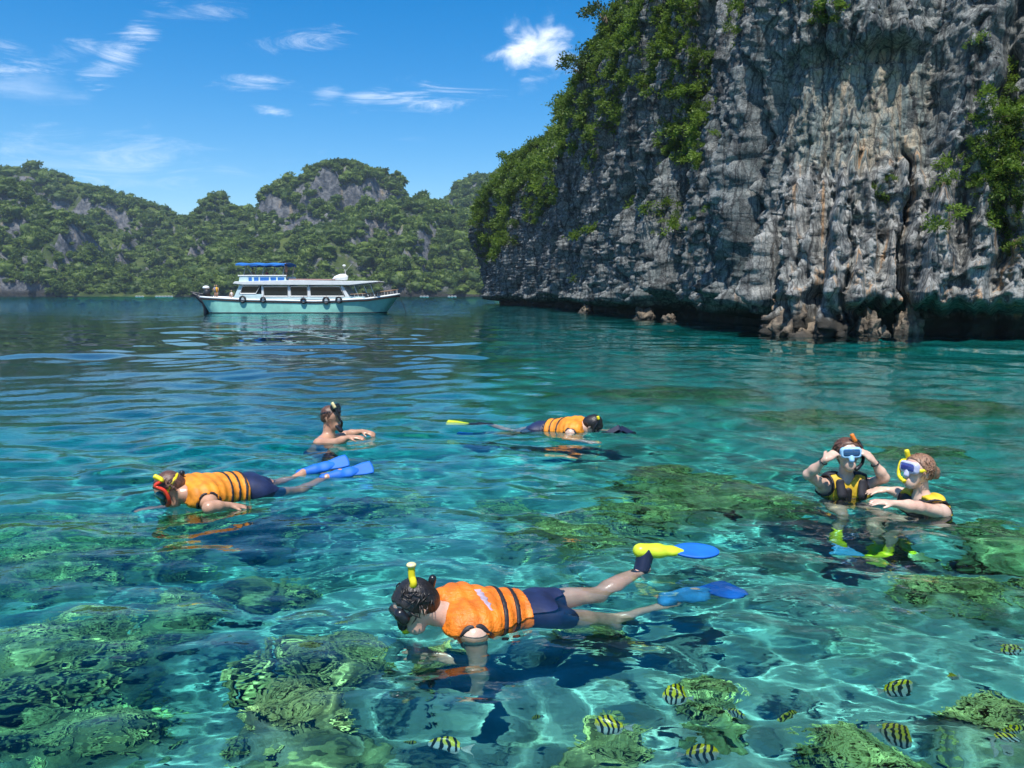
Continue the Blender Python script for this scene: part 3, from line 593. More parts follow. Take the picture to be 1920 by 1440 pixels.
def build_boat():
    YB = 63.0; S = YB / FPX
    bx = lambda px: (px - 560) * S; bz = lambda py: (587.5 - py) * S * 0.995
    root = empty('tour_boat', (at(560, 587, YB)[0], YB, 0)); tag(root, 'long teal hulled tour boat with white cabin and blue awning anchored in the bay', 'boat')
    kid = lambda o: (setattr(o, 'parent', root), o)[1]
    white = simple('boat_white', (.74, .77, .76), .4, .06, 3, .02); teal = simple('hull_teal', (.34, .76, .62), .35, .12, 1.4, .03); dark = simple('boat_dark', (.02, .024, .03), .5); blue = simple('awning_blue', (.02, .16, .52), .6, .15, 2)
    rust = simple('boat_trim', (.10, .05, .035), .6); wood = simple('deck_wood', (.36, .22, .13), .6, .2, 4); steel = simple('boat_rail', (.5, .5, .48), .35, .05, 5); glass = NT('boat_glass'); glass.pbr((.015, .022, .026), .10, None, **{'Specular IOR Level': .3}); glass = glass.m
    pale = simple('cabin_pale_blue', (.58, .76, .78), .45, .08, 2)
    # hull: sections from stern to bow
    n = 40; V = []; xs = np.linspace(0, 1, n)
    x0b, x0t, x1b, x1t = bx(411), bx(390), bx(716), bx(749)
    prof = []
    for t in xs:
        xb = x0b + (x1b - x0b) * t; xt = x0t + (x1t - x0t) * t
        zt = np.interp(t, [0, .25, .6, .85, 1], [bz(558), bz(563), bz(565.5), bz(561), bz(553)])
        w = 1.75 * (np.clip(t / .06, 0, 1) * .25 + .75) * np.clip((1 - t) / .28, 0, 1) ** .55 + .03; wb = w * .90
        prof.append((xb, xt, zt, w, wb))
    rows = []
    for xb, xt, zt, w, wb in prof:
        sec = []
        for u in np.linspace(0, 1, 9):
            xx = xb + (xt - xb) * u ** 1.15; zz = -.55 + (zt + .55) * u; ww = wb + (w - wb) * u ** .6; sec.append((xx, ww, zz))
        rows.append([(a, -b, c) for a, b, c in sec[::-1]] + [(sec[0][0], 0, -.75)] + sec)
    nn = len(rows[0]); P = [p for r_ in rows for p in r_]
    F = [(i * nn + j, (i + 1) * nn + j, (i + 1) * nn + j + 1, i * nn + j + 1) for i in range(n - 1) for j in range(nn - 1)] + [tuple(range(nn)), tuple((n - 1) * nn + j for j in range(nn))]
    kid(MB().add(P, F).build('hull', teal, None, True))
    for nm, m, off, r_, dz in (('rub_rail', white, .05, .085, .03), ('rub_strake', rust, .045, .05, -.10)):
        for sgn in (-1, 1): kid(MB().tube([(xt, sgn * (w + off - .05), zt + dz) for xb, xt, zt, w, wb in prof], r_, 6).build(nm, m, None, True))
    def skin_at(pf, z):
        xb, xt, zt, w, wb = pf; u = (z + .55) / (zt + .55); return xb + (xt - xb) * u ** 1.15, wb + (w - wb) * u ** .6
    for sgn in (-1, 1): kid(MB().tube([(skin_at(pf, .07)[0], sgn * (skin_at(pf, .07)[1] - .015), .07) for pf in prof], .05, 6).build('waterline_stripe', dark, None, True))
    dk = MB(); dk.add([(p[1], -p[3] * .97, p[2] - .04) for p in prof] + [(p[1], p[3] * .97, p[2] - .04) for p in prof], [(i, i + 1, n + i + 1, n + i) for i in range(n - 1)]); kid(dk.build('deck', wood))
    # bulwark panel, pale strip between rail and windows
    z0, z1, zr = bz(565), bz(557), bz(535)
    xa, xb_, xc = bx(449), bx(508), bx(664)
    W = 1.42
    kid(MB().prism([(bx(446), bz(562)), (bx(690), bz(562)), (bx(690), bz(556.5)), (bx(452), bz(556.5))], -W, W).build('cabin_side', pale, bevel=.02))
    # cabin: posts, sill, windows, roof
    kid(MB().prism([(bx(452), bz(557)), (bx(462), bz(536)), (bx(470), bz(536)), (bx(461), bz(552)), (bx(503), bz(552)), (bx(503), bz(557))], -W, W).build('wheelhouse', pale, bevel=.015))
    win = [((463, 551), (468, 537), (500, 537), (492, 551)), ((506, 556), (506, 538), (550, 538), (550, 556)), ((555, 556), (555, 538), (586, 538), (586, 556)), ((591, 556), (591, 538), (645, 538), (653, 556))]
    for k, w in enumerate(win):
        for sgn in (-1, 1):
            y0, y1 = (sgn * (W - .06), sgn * (W - .02))
            f = kid(MB().prism([(bx(a), bz(b)) for a, b in w], min(y0, y1), max(y0, y1)).build('window', glass))
            fr = MB(); q = [(bx(a), sgn * (W - .01), bz(b)) for a, b in w]; fr.tube(q + [q[0]], .045, 4); o = fr.build('window_frame', white); o.parent = f
    for px in (504, 552.5, 588.5): kid(MB().box((bx(px) - .07, -W, bz(557)), (bx(px) + .07, W, bz(536))).build('cabin_post', white, bevel=.01))
    kid(MB().prism([(bx(646), bz(537)), (bx(651), bz(537)), (bx(662), bz(557)), (bx(655), bz(557))], -W, W).build('windscreen_post', white, bevel=.01))
    kid(MB().box((bx(466), -W + .12, bz(556)), (bx(500), W - .12, bz(537))).build('saloon_interior', dark))
    for px in (520, 540, 568, 600, 622): kid(MB().box((bx(px) - .25, -.9, bz(558)), (bx(px) + .25, .9, bz(549))).build('bench', wood, bevel=.02))
    rf = kid(MB().prism([(bx(452), bz(533)), (bx(455), bz(529)), (bx(560), bz(526.5)), (bx(660), bz(528)), (bx(715), bz(528)), (bx(716), bz(530)), (bx(665), bz(535.5)), (bx(560), bz(535.5)), (bx(470), bz(535))], -1.62, 1.62).build('roof', white, bevel=.03))
    o = MB().prism([(bx(552), bz(526.0)), (bx(630), bz(526.4)), (bx(630), bz(524.6)), (bx(552), bz(524))], -1.3, 1.3).build('roof_deck_mat', simple('roof_mat', (.42, .24, .22), .8)); o.parent = rf
    # upper deck: panelled rail, posts, awning
    zb, zt = bz(530), bz(520)
    kid(MB().prism([(bx(462), bz(529)), (bx(464), bz(519)), (bx(547), bz(519)), (bx(549), bz(530))], -1.45, -1.40).build('upper_rail_panel', pale, bevel=.01)); kid(MB().prism([(bx(462), bz(529)), (bx(464), bz(519)), (bx(547), bz(519)), (bx(549), bz(530))], 1.40, 1.45).build('upper_rail_panel', pale, bevel=.01))
    for a, b in ((480, 486), (490, 498), (501, 517), (520, 530), (533, 545)): kid(MB().prism([(bx(a), bz(529.2)), (bx(a), bz(521.5)), (bx(b), bz(521.5)), (bx(b), bz(529.2))], -1.475, -1.455).build('rail_panel_inset', blue))
    kid(MB().tube([(bx(461), -1.45, bz(518.5)), (bx(549), -1.45, bz(518.5))], .05, 6).build('upper_handrail', white))
    for px, py in ((470, 519), (504, 519), (541, 519)):
        for sy in (-1.35, 1.35): kid(MB().tube([(bx(px), sy, bz(520)), (bx(px + 5), sy, bz(499))], .035, 6).build('awning_post', steel))
    for a, b in (((487, 519), (476, 500)), ((523, 519), (540, 501))): kid(MB().tube([(bx(a[0]), -1.3, bz(a[1])), (bx(b[0]), -1.3, bz(b[1]))], .025, 6).build('awning_brace', steel))
    aw = MB(); na = 14
    for i in range(na + 1):
        t = i / na; x = bx(459) + (bx(547.5) - bx(459)) * t
        for j in range(9): v = j / 8 * 2 - 1; aw.V.append((x, 1.7 * v, bz(494.5) - .14 * v * v + .03 * math.cos(t * 18)))
    for i in range(na + 1):
        x = bx(459) + (bx(547.5) - bx(459)) * i / na
        for j in (0, 8): aw.V.append((x, 1.7 * (j / 4 - 1), bz(500.5) + .03 * math.sin(i * 2.1)))
    aw.F = [(i * 9 + j, (i + 1) * 9 + j, (i + 1) * 9 + j + 1, i * 9 + j + 1) for i in range(na) for j in range(8)]; q = (na + 1) * 9
    aw.F += [(i * 9, (i + 1) * 9, q + (i + 1) * 2, q + i * 2) for i in range(na)] + [(i * 9 + 8, (i + 1) * 9 + 8, q + (i + 1) * 2 + 1, q + i * 2 + 1) for i in range(na)]
    ao = kid(aw.build('awning', blue)); md = ao.modifiers.new('s', 'SOLIDIFY'); md.thickness = .03
    # covered dinghy, mast, horn
    dg = MB().tube([(bx(624), 0, bz(525.5)), (bx(630), 0, bz(522.5)), (bx(640), 0, bz(520.5)), (bx(648), 0, bz(520.5)), (bx(653), 0, bz(522))], [.04, .17, .26, .27, .16], 12, 1.0); kid(dg.build('covered_dinghy', white, None, True))
    ms = kid(MB().tube([(bx(651), 0, bz(524)), (bx(648), 0, bz(506))], .03, 6).build('mast', steel)); o = MB().ball((bx(647), 0, bz(499)), (.14, .14, .08)).build('masthead_lamp', white, None, True); o.parent = ms
    o = MB().tube([(bx(649), 0, bz(510)), (bx(661), 0, bz(496))], .012, 5).build('antenna', steel); o.parent = ms
    # bow rail
    def wd(px): return float(np.interp(bx(px), [p[1] for p in prof], [p[3] for p in prof])) * .95
    def tz(px): return float(np.interp(bx(px), [p[1] for p in prof], [p[2] for p in prof]))
    for sgn in (-1, 1):
        kid(MB().tube([(bx(px), sgn * wd(px), tz(px) + .42) for px in (664, 680, 695, 710, 725, 738, 746)], .03, 6).build('bow_rail', wood, None, True))
        for px in (672, 686, 700, 712, 724, 735, 744): kid(MB().tube([(bx(px), sgn * wd(px), tz(px)), (bx(px), sgn * wd(px), tz(px) + .42)], .022, 5).build('rail_stanchion', steel))
    for px in (682, 700, 712): kid(MB().tube([(bx(px - 14), -1.2, bz(531)), (bx(px - 4), -1.2, bz(556))], .03, 5).build('roof_stay', white))
    # tyre fenders hung along the side
    for px, r_ in ((471, .21), (508, .17), (581, .17), (622, .22), (645, .2)):
        m = MB(); c = np.array((bx(px), -wd(px) - .17, tz(px) + .05)); m.tube([c + r_ * np.array((math.cos(a), 0, math.sin(a))) for a in np.linspace(0, 2 * math.pi, 17)], .075, 6); kid(m.build('tyre_fender', dark, None, True)); kid(MB().tube([c + (0, .05, r_), c + (0, .14, .42)], .015, 5).build('fender_rope', dark))
    # long-tail engine over the stern
    en = kid(MB().tube(smooth_path([(bx(368), -.5, bz(551)), (bx(378), -.5, bz(556)), (bx(386), -.6, bz(563)), (bx(392), -.6, bz(574)), (bx(393), -.6, bz(594))]), [.12] * 6 + [.22] * 8 + [.2] * 11, 8).build('outboard_leg', dark, None, True))
    o = MB().ball((bx(390), 0, bz(550)), (.28, .26, .38)).build('engine_block', dark, None, True); o.parent = en
    o = MB().ball((bx(389), 0, bz(540)), (.27, .26, .16)).build('engine_cowl', white, None, True); o.parent = en
    o = MB().tube([(bx(383), 0, bz(552)), (bx(366), 0, bz(549)), (bx(360), 0, bz(548))], .05, 6).build('tiller', dark); o.parent = en
    kid(MB().tube(smooth_path([(bx(748), 0, bz(556)), (bx(754), -.1, bz(566)), (bx(760), -.2, bz(582)), (bx(762), -.2, bz(590))]), .025, 5).build('anchor_rope', dark))
    X0 = root.location.x
    dz = tz(410)
    tiny_person('person', X0 + bx(411.5), YB - .3, dz, 1.05, (.75, .42, .03), 'person in an orange yellow shirt standing on the stern deck of the boat')
    tiny_person('person', X0 + bx(403), YB + .3, dz, 1.05, (.10, .22, .42), 'person in a blue shirt beside the orange yellow shirt on the boat stern')
    tiny_person('person', X0 + bx(438.5), YB - .3, dz, .95, (.75, .7, .66), 'person in a pale top sitting just aft of the boat wheelhouse', seated=True)
    ud = bz(525)
    for px, h, c, l in ((482, 1.3, (.42, .26, .18), 'bare shouldered person nearest the stern end under the blue awning'), (508, 1.2, (.45, .1, .1), 'person in a red top sitting low under the blue awning'), (523, 1.25, (.72, .5, .12), 'person in a yellow top under the middle of the blue awning'), (543, 1.31, (.5, .3, .22), 'tall person leaning at the forward post of the blue awning')):
        tiny_person('person', X0 + bx(px), YB - .7, ud, h, c, l, seated=(h < 1.305))
build_boat()

# ------------------------------------------------------------------ bodies: tapered limbs melted into one surface
class Field:
    def __init__(s, lo, hi, h):
        s.lo = np.asarray(lo, float); s.h = h; s.n = np.ceil((np.asarray(hi) - s.lo) / h).astype(int) + 1; s.f = np.full(s.n, 0.25, np.float32)
    def sub(s, lo, hi):
        a = np.clip(np.floor((np.asarray(lo) - s.lo) / s.h).astype(int), 0, s.n - 1); b = np.clip(np.ceil((np.asarray(hi) - s.lo) / s.h).astype(int) + 1, 1, s.n)
        if np.any(b <= a): return None, None
        g = np.meshgrid(*[(s.lo[i] + s.h * np.arange(a[i], b[i])).astype(np.float32) for i in range(3)], indexing='ij'); return tuple(slice(a[i], b[i]) for i in range(3)), np.stack(g, -1)
def cone_d(P, a, b, ra, rb, flat=1.0, ax=None):
    a = np.asarray(a, np.float32); b = np.asarray(b, np.float32); ab = b - a; L = ab @ ab + np.float32(1e-12)
    t = np.clip(((P - a) @ ab) / L, 0, 1); q = P - a - t[..., None] * ab
    if flat != 1.0:
        ax = nrm(ax).astype(np.float32); dd = q @ ax; d = np.sqrt(np.maximum(0, (q * q).sum(-1) - dd * dd + (dd / flat) ** 2)); r = ra + (rb - ra) * t
        return (d - r) * (flat + (1 - flat) * np.clip(1 - np.abs(dd) / (flat * r + 1e-6), 0, 1) * .5)
    return np.sqrt((q * q).sum(-1)) - (ra + (rb - ra) * t)
def union(F, prims, k=0.025):
    for p in prims:
        a, b, ra, rb = p[:4]; flat = p[4] if len(p) > 4 else 1.0; ax = p[5] if len(p) > 5 else None; kk = p[6] if len(p) > 6 else k
        R = max(ra, rb) + kk + 3 * F.h; lo = np.minimum(a, b) - R; hi = np.maximum(a, b) + R
        sl, P = F.sub(lo, hi)
        if sl is None: continue
        d = cone_d(P, a, b, ra, rb, flat, ax); f = F.f[sl]; h = np.clip(kk - np.abs(f - d), 0, None) / kk
        F.f[sl] = np.minimum(f, d) - h * h * kk * .25
def surface(F):
    f = F.f; s = f < 0; c = np.zeros(tuple(F.n - 1), np.int8); off = [(i, j, k) for i in (0, 1) for j in (0, 1) for k in (0, 1)]
    for i, j, k in off: c += s[i:F.n[0] - 1 + i, j:F.n[1] - 1 + j, k:F.n[2] - 1 + k]
    act = (c > 0) & (c < 8); idx = np.argwhere(act); val = [f[idx[:, 0] + i, idx[:, 1] + j, idx[:, 2] + k] for i, j, k in off]
    acc = np.zeros((len(idx), 3)); cnt = np.zeros(len(idx))
    for a in range(8):
        for b in range(a + 1, 8):
            oa, ob = np.array(off[a]), np.array(off[b])
            if np.abs(oa - ob).sum() != 1: continue
            m = (val[a] < 0) != (val[b] < 0); t = val[a][m] / (val[a][m] - val[b][m]); acc[m] += oa + (ob - oa) * t[:, None]; cnt[m] += 1
    V = F.lo + F.h * (idx + acc / cnt[:, None]); ID = np.full(tuple(F.n - 1), -1); ID[act] = np.arange(len(idx)); Q = []
    for ax in range(3):
        sl0 = [slice(1, F.n[i] - 1) for i in range(3)]; sl1 = list(sl0); sl0[ax] = slice(0, F.n[ax] - 1); sl1[ax] = slice(1, F.n[ax])
        A, B = s[tuple(sl0)], s[tuple(sl1)]; e = np.argwhere(A != B); up = A[A != B]; o = e + np.array([0 if i == ax else 1 for i in range(3)])
        u, v = [(1, 2), (2, 0), (0, 1)][ax]
        def cell(du, dv):
            q = o.copy(); q[:, u] -= du; q[:, v] -= dv; return ID[q[:, 0], q[:, 1], q[:, 2]]
        q = np.stack([cell(1, 1), cell(0, 1), cell(0, 0), cell(1, 0)], 1); q[~up] = q[~up][:, ::-1]; Q.append(q)
    Q = np.vstack(Q); Q = Q[(Q >= 0).all(1)]
    return V, Q
def relax(V, Q, it=2, lam=.5):
    E = np.vstack([Q[:, [0, 1]], Q[:, [1, 2]], Q[:, [2, 3]], Q[:, [3, 0]]])
    for _ in range(it):
        S = np.zeros_like(V); n = np.bincount(E[:, 0], minlength=len(V)).astype(float)
        for i in range(3): S[:, i] = np.bincount(E[:, 0], V[E[:, 1], i], minlength=len(V))
        m = n > 0; V = V.copy(); V[m] += lam * (S[m] / n[m][:, None] - V[m])
    return V
def field_for(prims, h, pad=0.06):
    P = np.array([p[i] for p in prims for i in (0, 1)]); R = max(max(p[2], p[3]) for p in prims) + pad; return Field(P.min(0) - R, P.max(0) + R, h)
def melt(name, prims, mat, parent, h=.007, k=.025, clip=None, it=2, grow=0.0):
    pr = [(p[0], p[1], p[2] + grow, p[3] + grow) + tuple(p[4:]) for p in prims]
    F = field_for(pr, h * 1.27); union(F, pr, k)
    if clip is not None:
        g = np.stack(np.meshgrid(*[(F.lo[i] + F.h * np.arange(F.n[i])).astype(np.float32) for i in range(3)], indexing='ij'), -1); F.f = np.maximum(F.f, clip(g)).astype(np.float32)
    V, Q = surface(F)
    if len(V) == 0: return None
    V = relax(V, Q, it); me = mesh_np(name, V, Q); o = link(name, me, mat); o.parent = parent; return o
smax = lambda *a: np.maximum.reduce(a)

# ------------------------------------------------------------------ what they wear
def cloth(name, col, rough=.75, wet=0.0, scale=60, bump=.2, dist=.004):
    M = NT(name); p = M.pos(); n1 = M.noise(p, scale, 4); n2 = M.noise(p, 9, 3); f = M.map(M.math('ADD', M.math('MULTIPLY', n2, .7), M.math('MULTIPLY', M.noise(p, 28, 4), .3)), .36, .62)
    M.pbr(M.mix(f, tuple(x * .68 for x in col), tuple(min(1, x * 1.12) for x in col)), rough, M.bump(M.math('ADD', M.math('MULTIPLY', n2, 2.0), n1), bump, dist), **{'Specular IOR Level': .5}); return M.m
def skin_mat(name, col):
    M = NT(name); p = M.pos(); n1 = M.noise(p, 12, 4); n2 = M.noise(p, 140, 2); red = M.noise(p, 5, 2)
    c = M.mix(M.map(n1, .35, .65), tuple(x * .86 for x in col), tuple(min(1, x * 1.1) for x in col)); c = M.mix(M.map(red, .5, .7, 0, .35), c, (col[0] * 1.05, col[1] * .72, col[2] * .68))
    M.pbr(c, .27, M.bump(M.math('ADD', n2, M.math('MULTIPLY', n1, 1.5)), .22, .004), **{'Subsurface Weight': .06, 'Subsurface Radius': (.012, .005, .003), 'Specular IOR Level': .5}); return M.m
SKIN_A = skin_mat('skin_light', (.66, .44, .33)); SKIN_B = skin_mat('skin_tan', (.50, .28, .18)); SKIN_C = skin_mat('skin_brown', (.36, .20, .13))
ORANGE = cloth('jacket_orange', (.82, .20, .012), .5, bump=.6, dist=.014); YELLOWJ = cloth('jacket_yellow', (.80, .27, .015), .6, bump=.3, dist=.006); VESTY = cloth('vest_yellow', (.72, .46, .025), .6, bump=.3, dist=.006); OLIVE = cloth('jacket_front_yellow', (.55, .48, .05), .6); BLACKC = cloth('strap_black', (.018, .016, .02), .6); NAVY = cloth('navy_swimwear', (.012, .022, .075), .55, bump=.3); PRINT = cloth('faded_print', (.42, .34, .42), .7)
RUBBER = simple('black_rubber', (.012, .013, .016), .28, .1); YELP = simple('yellow_plastic', (.80, .66, .02), .3, .06); REDP = simple('red_plastic', (.72, .05, .02), .3, .06); BLUEP = simple('blue_fin_rubber', (.004, .13, .55), .62, .12, 8); WHITEP = simple('white_plastic', (.75, .78, .78), .3, .05); LIMEP = simple('lime_rubber', (.58, .70, .03), .35, .08); SKYP = simple('pale_blue_plastic', (.32, .58, .82), .3, .05); ORGP = simple('orange_plastic', (.82, .22, .03), .3, .05)
def lens_mat(name, col):
    M = NT(name); M.pbr(col, .05, None, **{'Specular IOR Level': .8, 'Coat Weight': .5}); return M.m
LENS_D = lens_mat('lens_dark', (.015, .03, .04)); LENS_B = lens_mat('lens_blue', (.02, .07, .18)); LENS_P = lens_mat('lens_violet', (.06, .07, .32)); LENS_G = lens_mat('lens_yellow_green', (.42, .55, .04))
def hair_mat(name, col):
    M = NT(name); p = M.pos(); n1 = M.noise(M.scale(p, (1, 1, .35)), 130, 3); n2 = M.noise(p, 18, 3)
    M.pbr(M.mix(M.map(n1, .35, .65), tuple(x * .5 for x in col), tuple(x * 1.5 for x in col)), .42, M.bump(M.math('ADD', n1, n2), .6, .006), **{'Specular IOR Level': .6}); return M.m
HAIR_K = hair_mat('hair_black', (.014, .011, .010)); HAIR_B = hair_mat('hair_brown', (.11, .05, .03)); HAIR_L = hair_mat('hair_light_brown', (.24, .13, .075))

def head_prims(c, up, face, k=1.0):
    sd = np.cross(face, up); A = lambda u, f, s=0.0: c + k * (up * u + face * f + sd * s)
    pr = [(A(.035, -.022), A(.03, .012), .088 * k, .083 * k), (A(-.02, .02), A(-.075, .055), .066 * k, .046 * k), (A(-.085, .062), A(-.098, .066), .03 * k, .026 * k),
          (A(.02, .088), A(-.022, .108), .010 * k, .014 * k, 1, None, .012), (A(-.058, .092, -.016), A(-.058, .092, .016), .009 * k, .009 * k, 1, None, .008), (A(-.066, .090, -.012), A(-.066, .090, .012), .009 * k, .009 * k, 1, None, .006)]
    for s in (-1, 1): pr += [(A(.008, -.012, .083 * s), A(-.03, -.006, .080 * s), .021 * k, .014 * k, .42, sd, .008), (A(.038, .082, .03 * s), A(.034, .074, .05 * s), .012 * k, .010 * k, 1, None, .012), (A(.0, .07, .03 * s), A(.0, .07, .034 * s), .016 * k, .014 * k, 1, None, .012)]
    return pr
def hand_prims(wrist, d, n, thumb_side, k=1.0, curl=.5, r=.0092):
    d = nrm(d); n = nrm(np.asarray(n) - d * (np.asarray(n) @ d)); sd = np.cross(d, n) * thumb_side; A = lambda a, s, m=0.0: wrist + k * (d * a + sd * s + n * m)
    pr = [(A(0, 0), A(.035, 0), .026 * k, .036 * k, .55, n, .012), (A(.04, 0), A(.078, -.002), .038 * k, .038 * k, .42, n, .012)]
    for i, (s, L, sp) in enumerate(((.028, .072, .10), (.009, .082, .02), (-.010, .076, -.05), (-.028, .06, -.14))):
        a = A(.085, s); c1 = curl * .55; p1 = a + k * L * .42 * (d * math.cos(c1) - n * math.sin(c1) + sd * sp); c2 = curl * 1.3; p2 = p1 + k * L * .33 * (d * math.cos(c2) - n * math.sin(c2) + sd * sp); c3 = curl * 1.9; p3 = p2 + k * L * .25 * (d * math.cos(c3) - n * math.sin(c3) + sd * sp)
        pr += [(a, p1, r, r * .95, 1, None, .005), (p1, p2, r * .95, r * .9, 1, None, .005), (p2, p3, r * .9, r * .8, 1, None, .005)]
    a = A(.025, .03); p1 = a + k * .036 * nrm(d * .75 + sd * .7 - n * .15); p2 = p1 + k * .032 * nrm(d + sd * .25 - n * .4); pr += [(A(.012, .015), a, .017 * k, .0135, 1, None, .01), (a, p1, .0125, .011, 1, None, .008), (p1, p2, .011, .009, 1, None, .005)]
    return pr
def torso_prims(nb, ch, pv, n, sw=.17, w=1.0):
    ax = nrm(pv - nb); sd = nrm(np.cross(ax, n)); mid = (ch + pv) / 2
    return [(nb + ax * .10 + sd * .07, ch + sd * .05, .105 * w, .105 * w, .82, n), (nb + ax * .10 - sd * .07, ch - sd * .05, .105 * w, .105 * w, .82, n), (ch, mid, .125 * w, .122 * w, .8, n), (mid, pv, .122 * w, .135 * w, .82, n), (pv + sd * .05, pv - sd * .05 + ax * .02, .115 * w, .115 * w, .9, n),
            (nb + ax * .03, nb + ax * .07 + sd * sw, .058, .062, 1, None, .04), (nb + ax * .03, nb + ax * .07 - sd * sw, .058, .062, 1, None, .04)]
def arm_prims(sh, el, wr, k=1.0): return [(sh, el, .056 * k, .043 * k), (el, el + (wr - el) * .35, .043 * k, .043 * k), (el + (wr - el) * .35, wr, .043 * k, .026 * k)]
def leg_prims(hp, kn, an, k=1.0): return [(hp, hp + (kn - hp) * .5, .092 * k, .078 * k), (hp + (kn - hp) * .5, kn, .078 * k, .054 * k), (kn, kn + (an - kn) * .3, .052 * k, .058 * k), (kn + (an - kn) * .3, an, .058 * k, .035 * k)]
def foot_prims(an, d, up): d = nrm(d); return [(an - d * .03 - np.asarray(up) * .02, an + d * .10, .036, .036, .8, up), (an + d * .10, an + d * .18, .038, .028, .55, up)]
def plane(p, n): n = nrm(n); p = np.asarray(p, float); return lambda P: (P - p) @ n      # keeps the side n points away from
def swim_fin(parent, an, d, up, pocket, blade, L=.36, bend=.0, w=.10, oval=False):
    """foot pocket round the foot and a flared ribbed blade"""
    d = nrm(d); up = nrm(np.asarray(up) - d * (np.asarray(up) @ d)); sd = np.cross(d, up)
    o = melt('swim_fin', [(an - d * .03, an + d * .07, .044, .042, .9, up), (an + d * .07, an + d * .15, .042, .032, .6, up), (an + d * .15, an + d * .20, .034, .022, .4, up)] if oval else [(an - d * .045, an + d * .08, .040, .043, .85, up), (an + d * .08, an + d * .17, .043, .042, .55, up), (an + d * .17, an + d * .22, .044, .034, .3, up)], pocket, parent, .006)
    n, m = 14, 9; V = []
    for i in range(n + 1):
        t = i / n; ww = (.022 + w * math.sin(math.pi * min(1, .06 + .90 * t)) ** .7) if oval else (.04 + (w - .04) * sstep(0, .75, t)); c = an + d * (.17 + L * t) - up * bend * t * t
        for j in range(m):
            v = j / (m - 1) * 2 - 1; edge = .5 * (abs(v) > .9) + .25 * (abs(abs(v) - .45) < .1); tip = L * .06 * (v * v) * t
            V.append(c - d * tip + sd * ww * v + up * (.004 + .009 * edge * (1 - .6 * t)))
    for i in range(n + 1):
        for j in range(m): q = V[i * m + j]; v = j / (m - 1) * 2 - 1; V.append(q - up * (.008 + .016 * (abs(v) > .9) * (1 - .6 * t)))
    V = np.array(V); N = (n + 1) * m; Q = []
    for i in range(n):
        for j in range(m - 1): a = i * m + j; Q += [(a, a + 1, a + m + 1, a + m), (N + a, N + a + m, N + a + m + 1, N + a + 1)]
        for j in (0, m - 1): a = i * m + j; Q.append((a, a + m, N + a + m, N + a))
    for j in range(m - 1):
        for i in (0, n): a = i * m + j; Q.append((a, a + 1, N + a + 1, N + a))
    b = MB().add(V, Q).build('blade', blade, None, True); b.parent = o
    return o
def dive_mask(parent, hd, up, face, frame, lens, hp, strap=RUBBER, lift=0.0, tilt=0.0, out=0.0, name='dive_mask'):
    """oval skirt and frame, a window set into it, and the strap round the head"""
    f = nrm(face + up * tilt); u = nrm(up - f * (up @ f)); sd = np.cross(f, u); c = hd + u * (.022 + lift) + f * (.078 + out)
    def rb(P, hx, hy, hz, r, c=c):
        q = P - c; a = np.abs(q @ sd) - hx + r; b = np.abs(q @ f) - hy + r; e = np.abs(q @ u) - hz + r
        return np.sqrt(np.maximum(a, 0) ** 2 + np.maximum(b, 0) ** 2 + np.maximum(e, 0) ** 2) + np.minimum(np.maximum.reduce([a, b, e]), 0) - r
    F = Field(c - .13, c + .13, .0062); _, P = F.sub(c - .14, c + .14)
    nt = lambda P: np.sqrt((np.abs((P - c) @ sd) * 1.1) ** 2 + ((P - c) @ u + .062) ** 2) - .026
    notch = nt(P)
    F.f = np.maximum(np.maximum(rb(P, .078, .030, .042, .028), -rb(P, .066, .014, .031, .020, c + f * .030)), -notch).astype(np.float32); nose = cone_d(P, c - u * .02 + f * .01, c - u * .052 + f * .022, .018, .021); F.f = np.minimum(F.f, nose).astype(np.float32)
    V, Q = surface(F); V = relax(V, Q, 2); o = link(name, mesh_np(name, V, Q), frame); o.parent = parent
    F2 = Field(c - .12, c + .12, .0062); _, P = F2.sub(c - .13, c + .13); F2.f = np.maximum(rb(P, .068, .007, .033, .020, c + f * .020), -nt(P) + .004).astype(np.float32); V, Q = surface(F2); V = relax(V, Q, 2); l = link('lens', mesh_np('lens', V, Q), lens); l.parent = o
    if strap is not None:
        cen = hd + u * (.02 + lift * .8); sl = lambda P: np.abs((P - cen) @ nrm(u + f * .18)) - .013
        q = melt('mask_strap', hp[:2], strap, None, .006, .03, lambda P: smax(sl(P), (P - cen) @ f - .06), 1, .008)
        if q: q.parent = o
    return o
def snorkel(parent, pts, tube, tip, r=.011, tipn=4, black=None):
    p = smooth_path(pts, 6); o = MB().tube(p, [r * 1.25] * 4 + [r] * (len(p) - 4), 10).build('snorkel', tube, parent=None, smooth=True); o.parent = parent
    q = MB().tube(p[-tipn - 1:] + [p[-1] + (p[-1] - p[-2]) * .6], [r * 1.35] * (tipn + 1) + [r * 1.0], 10).build('snorkel_tip', tip, None, True); q.parent = o; return o
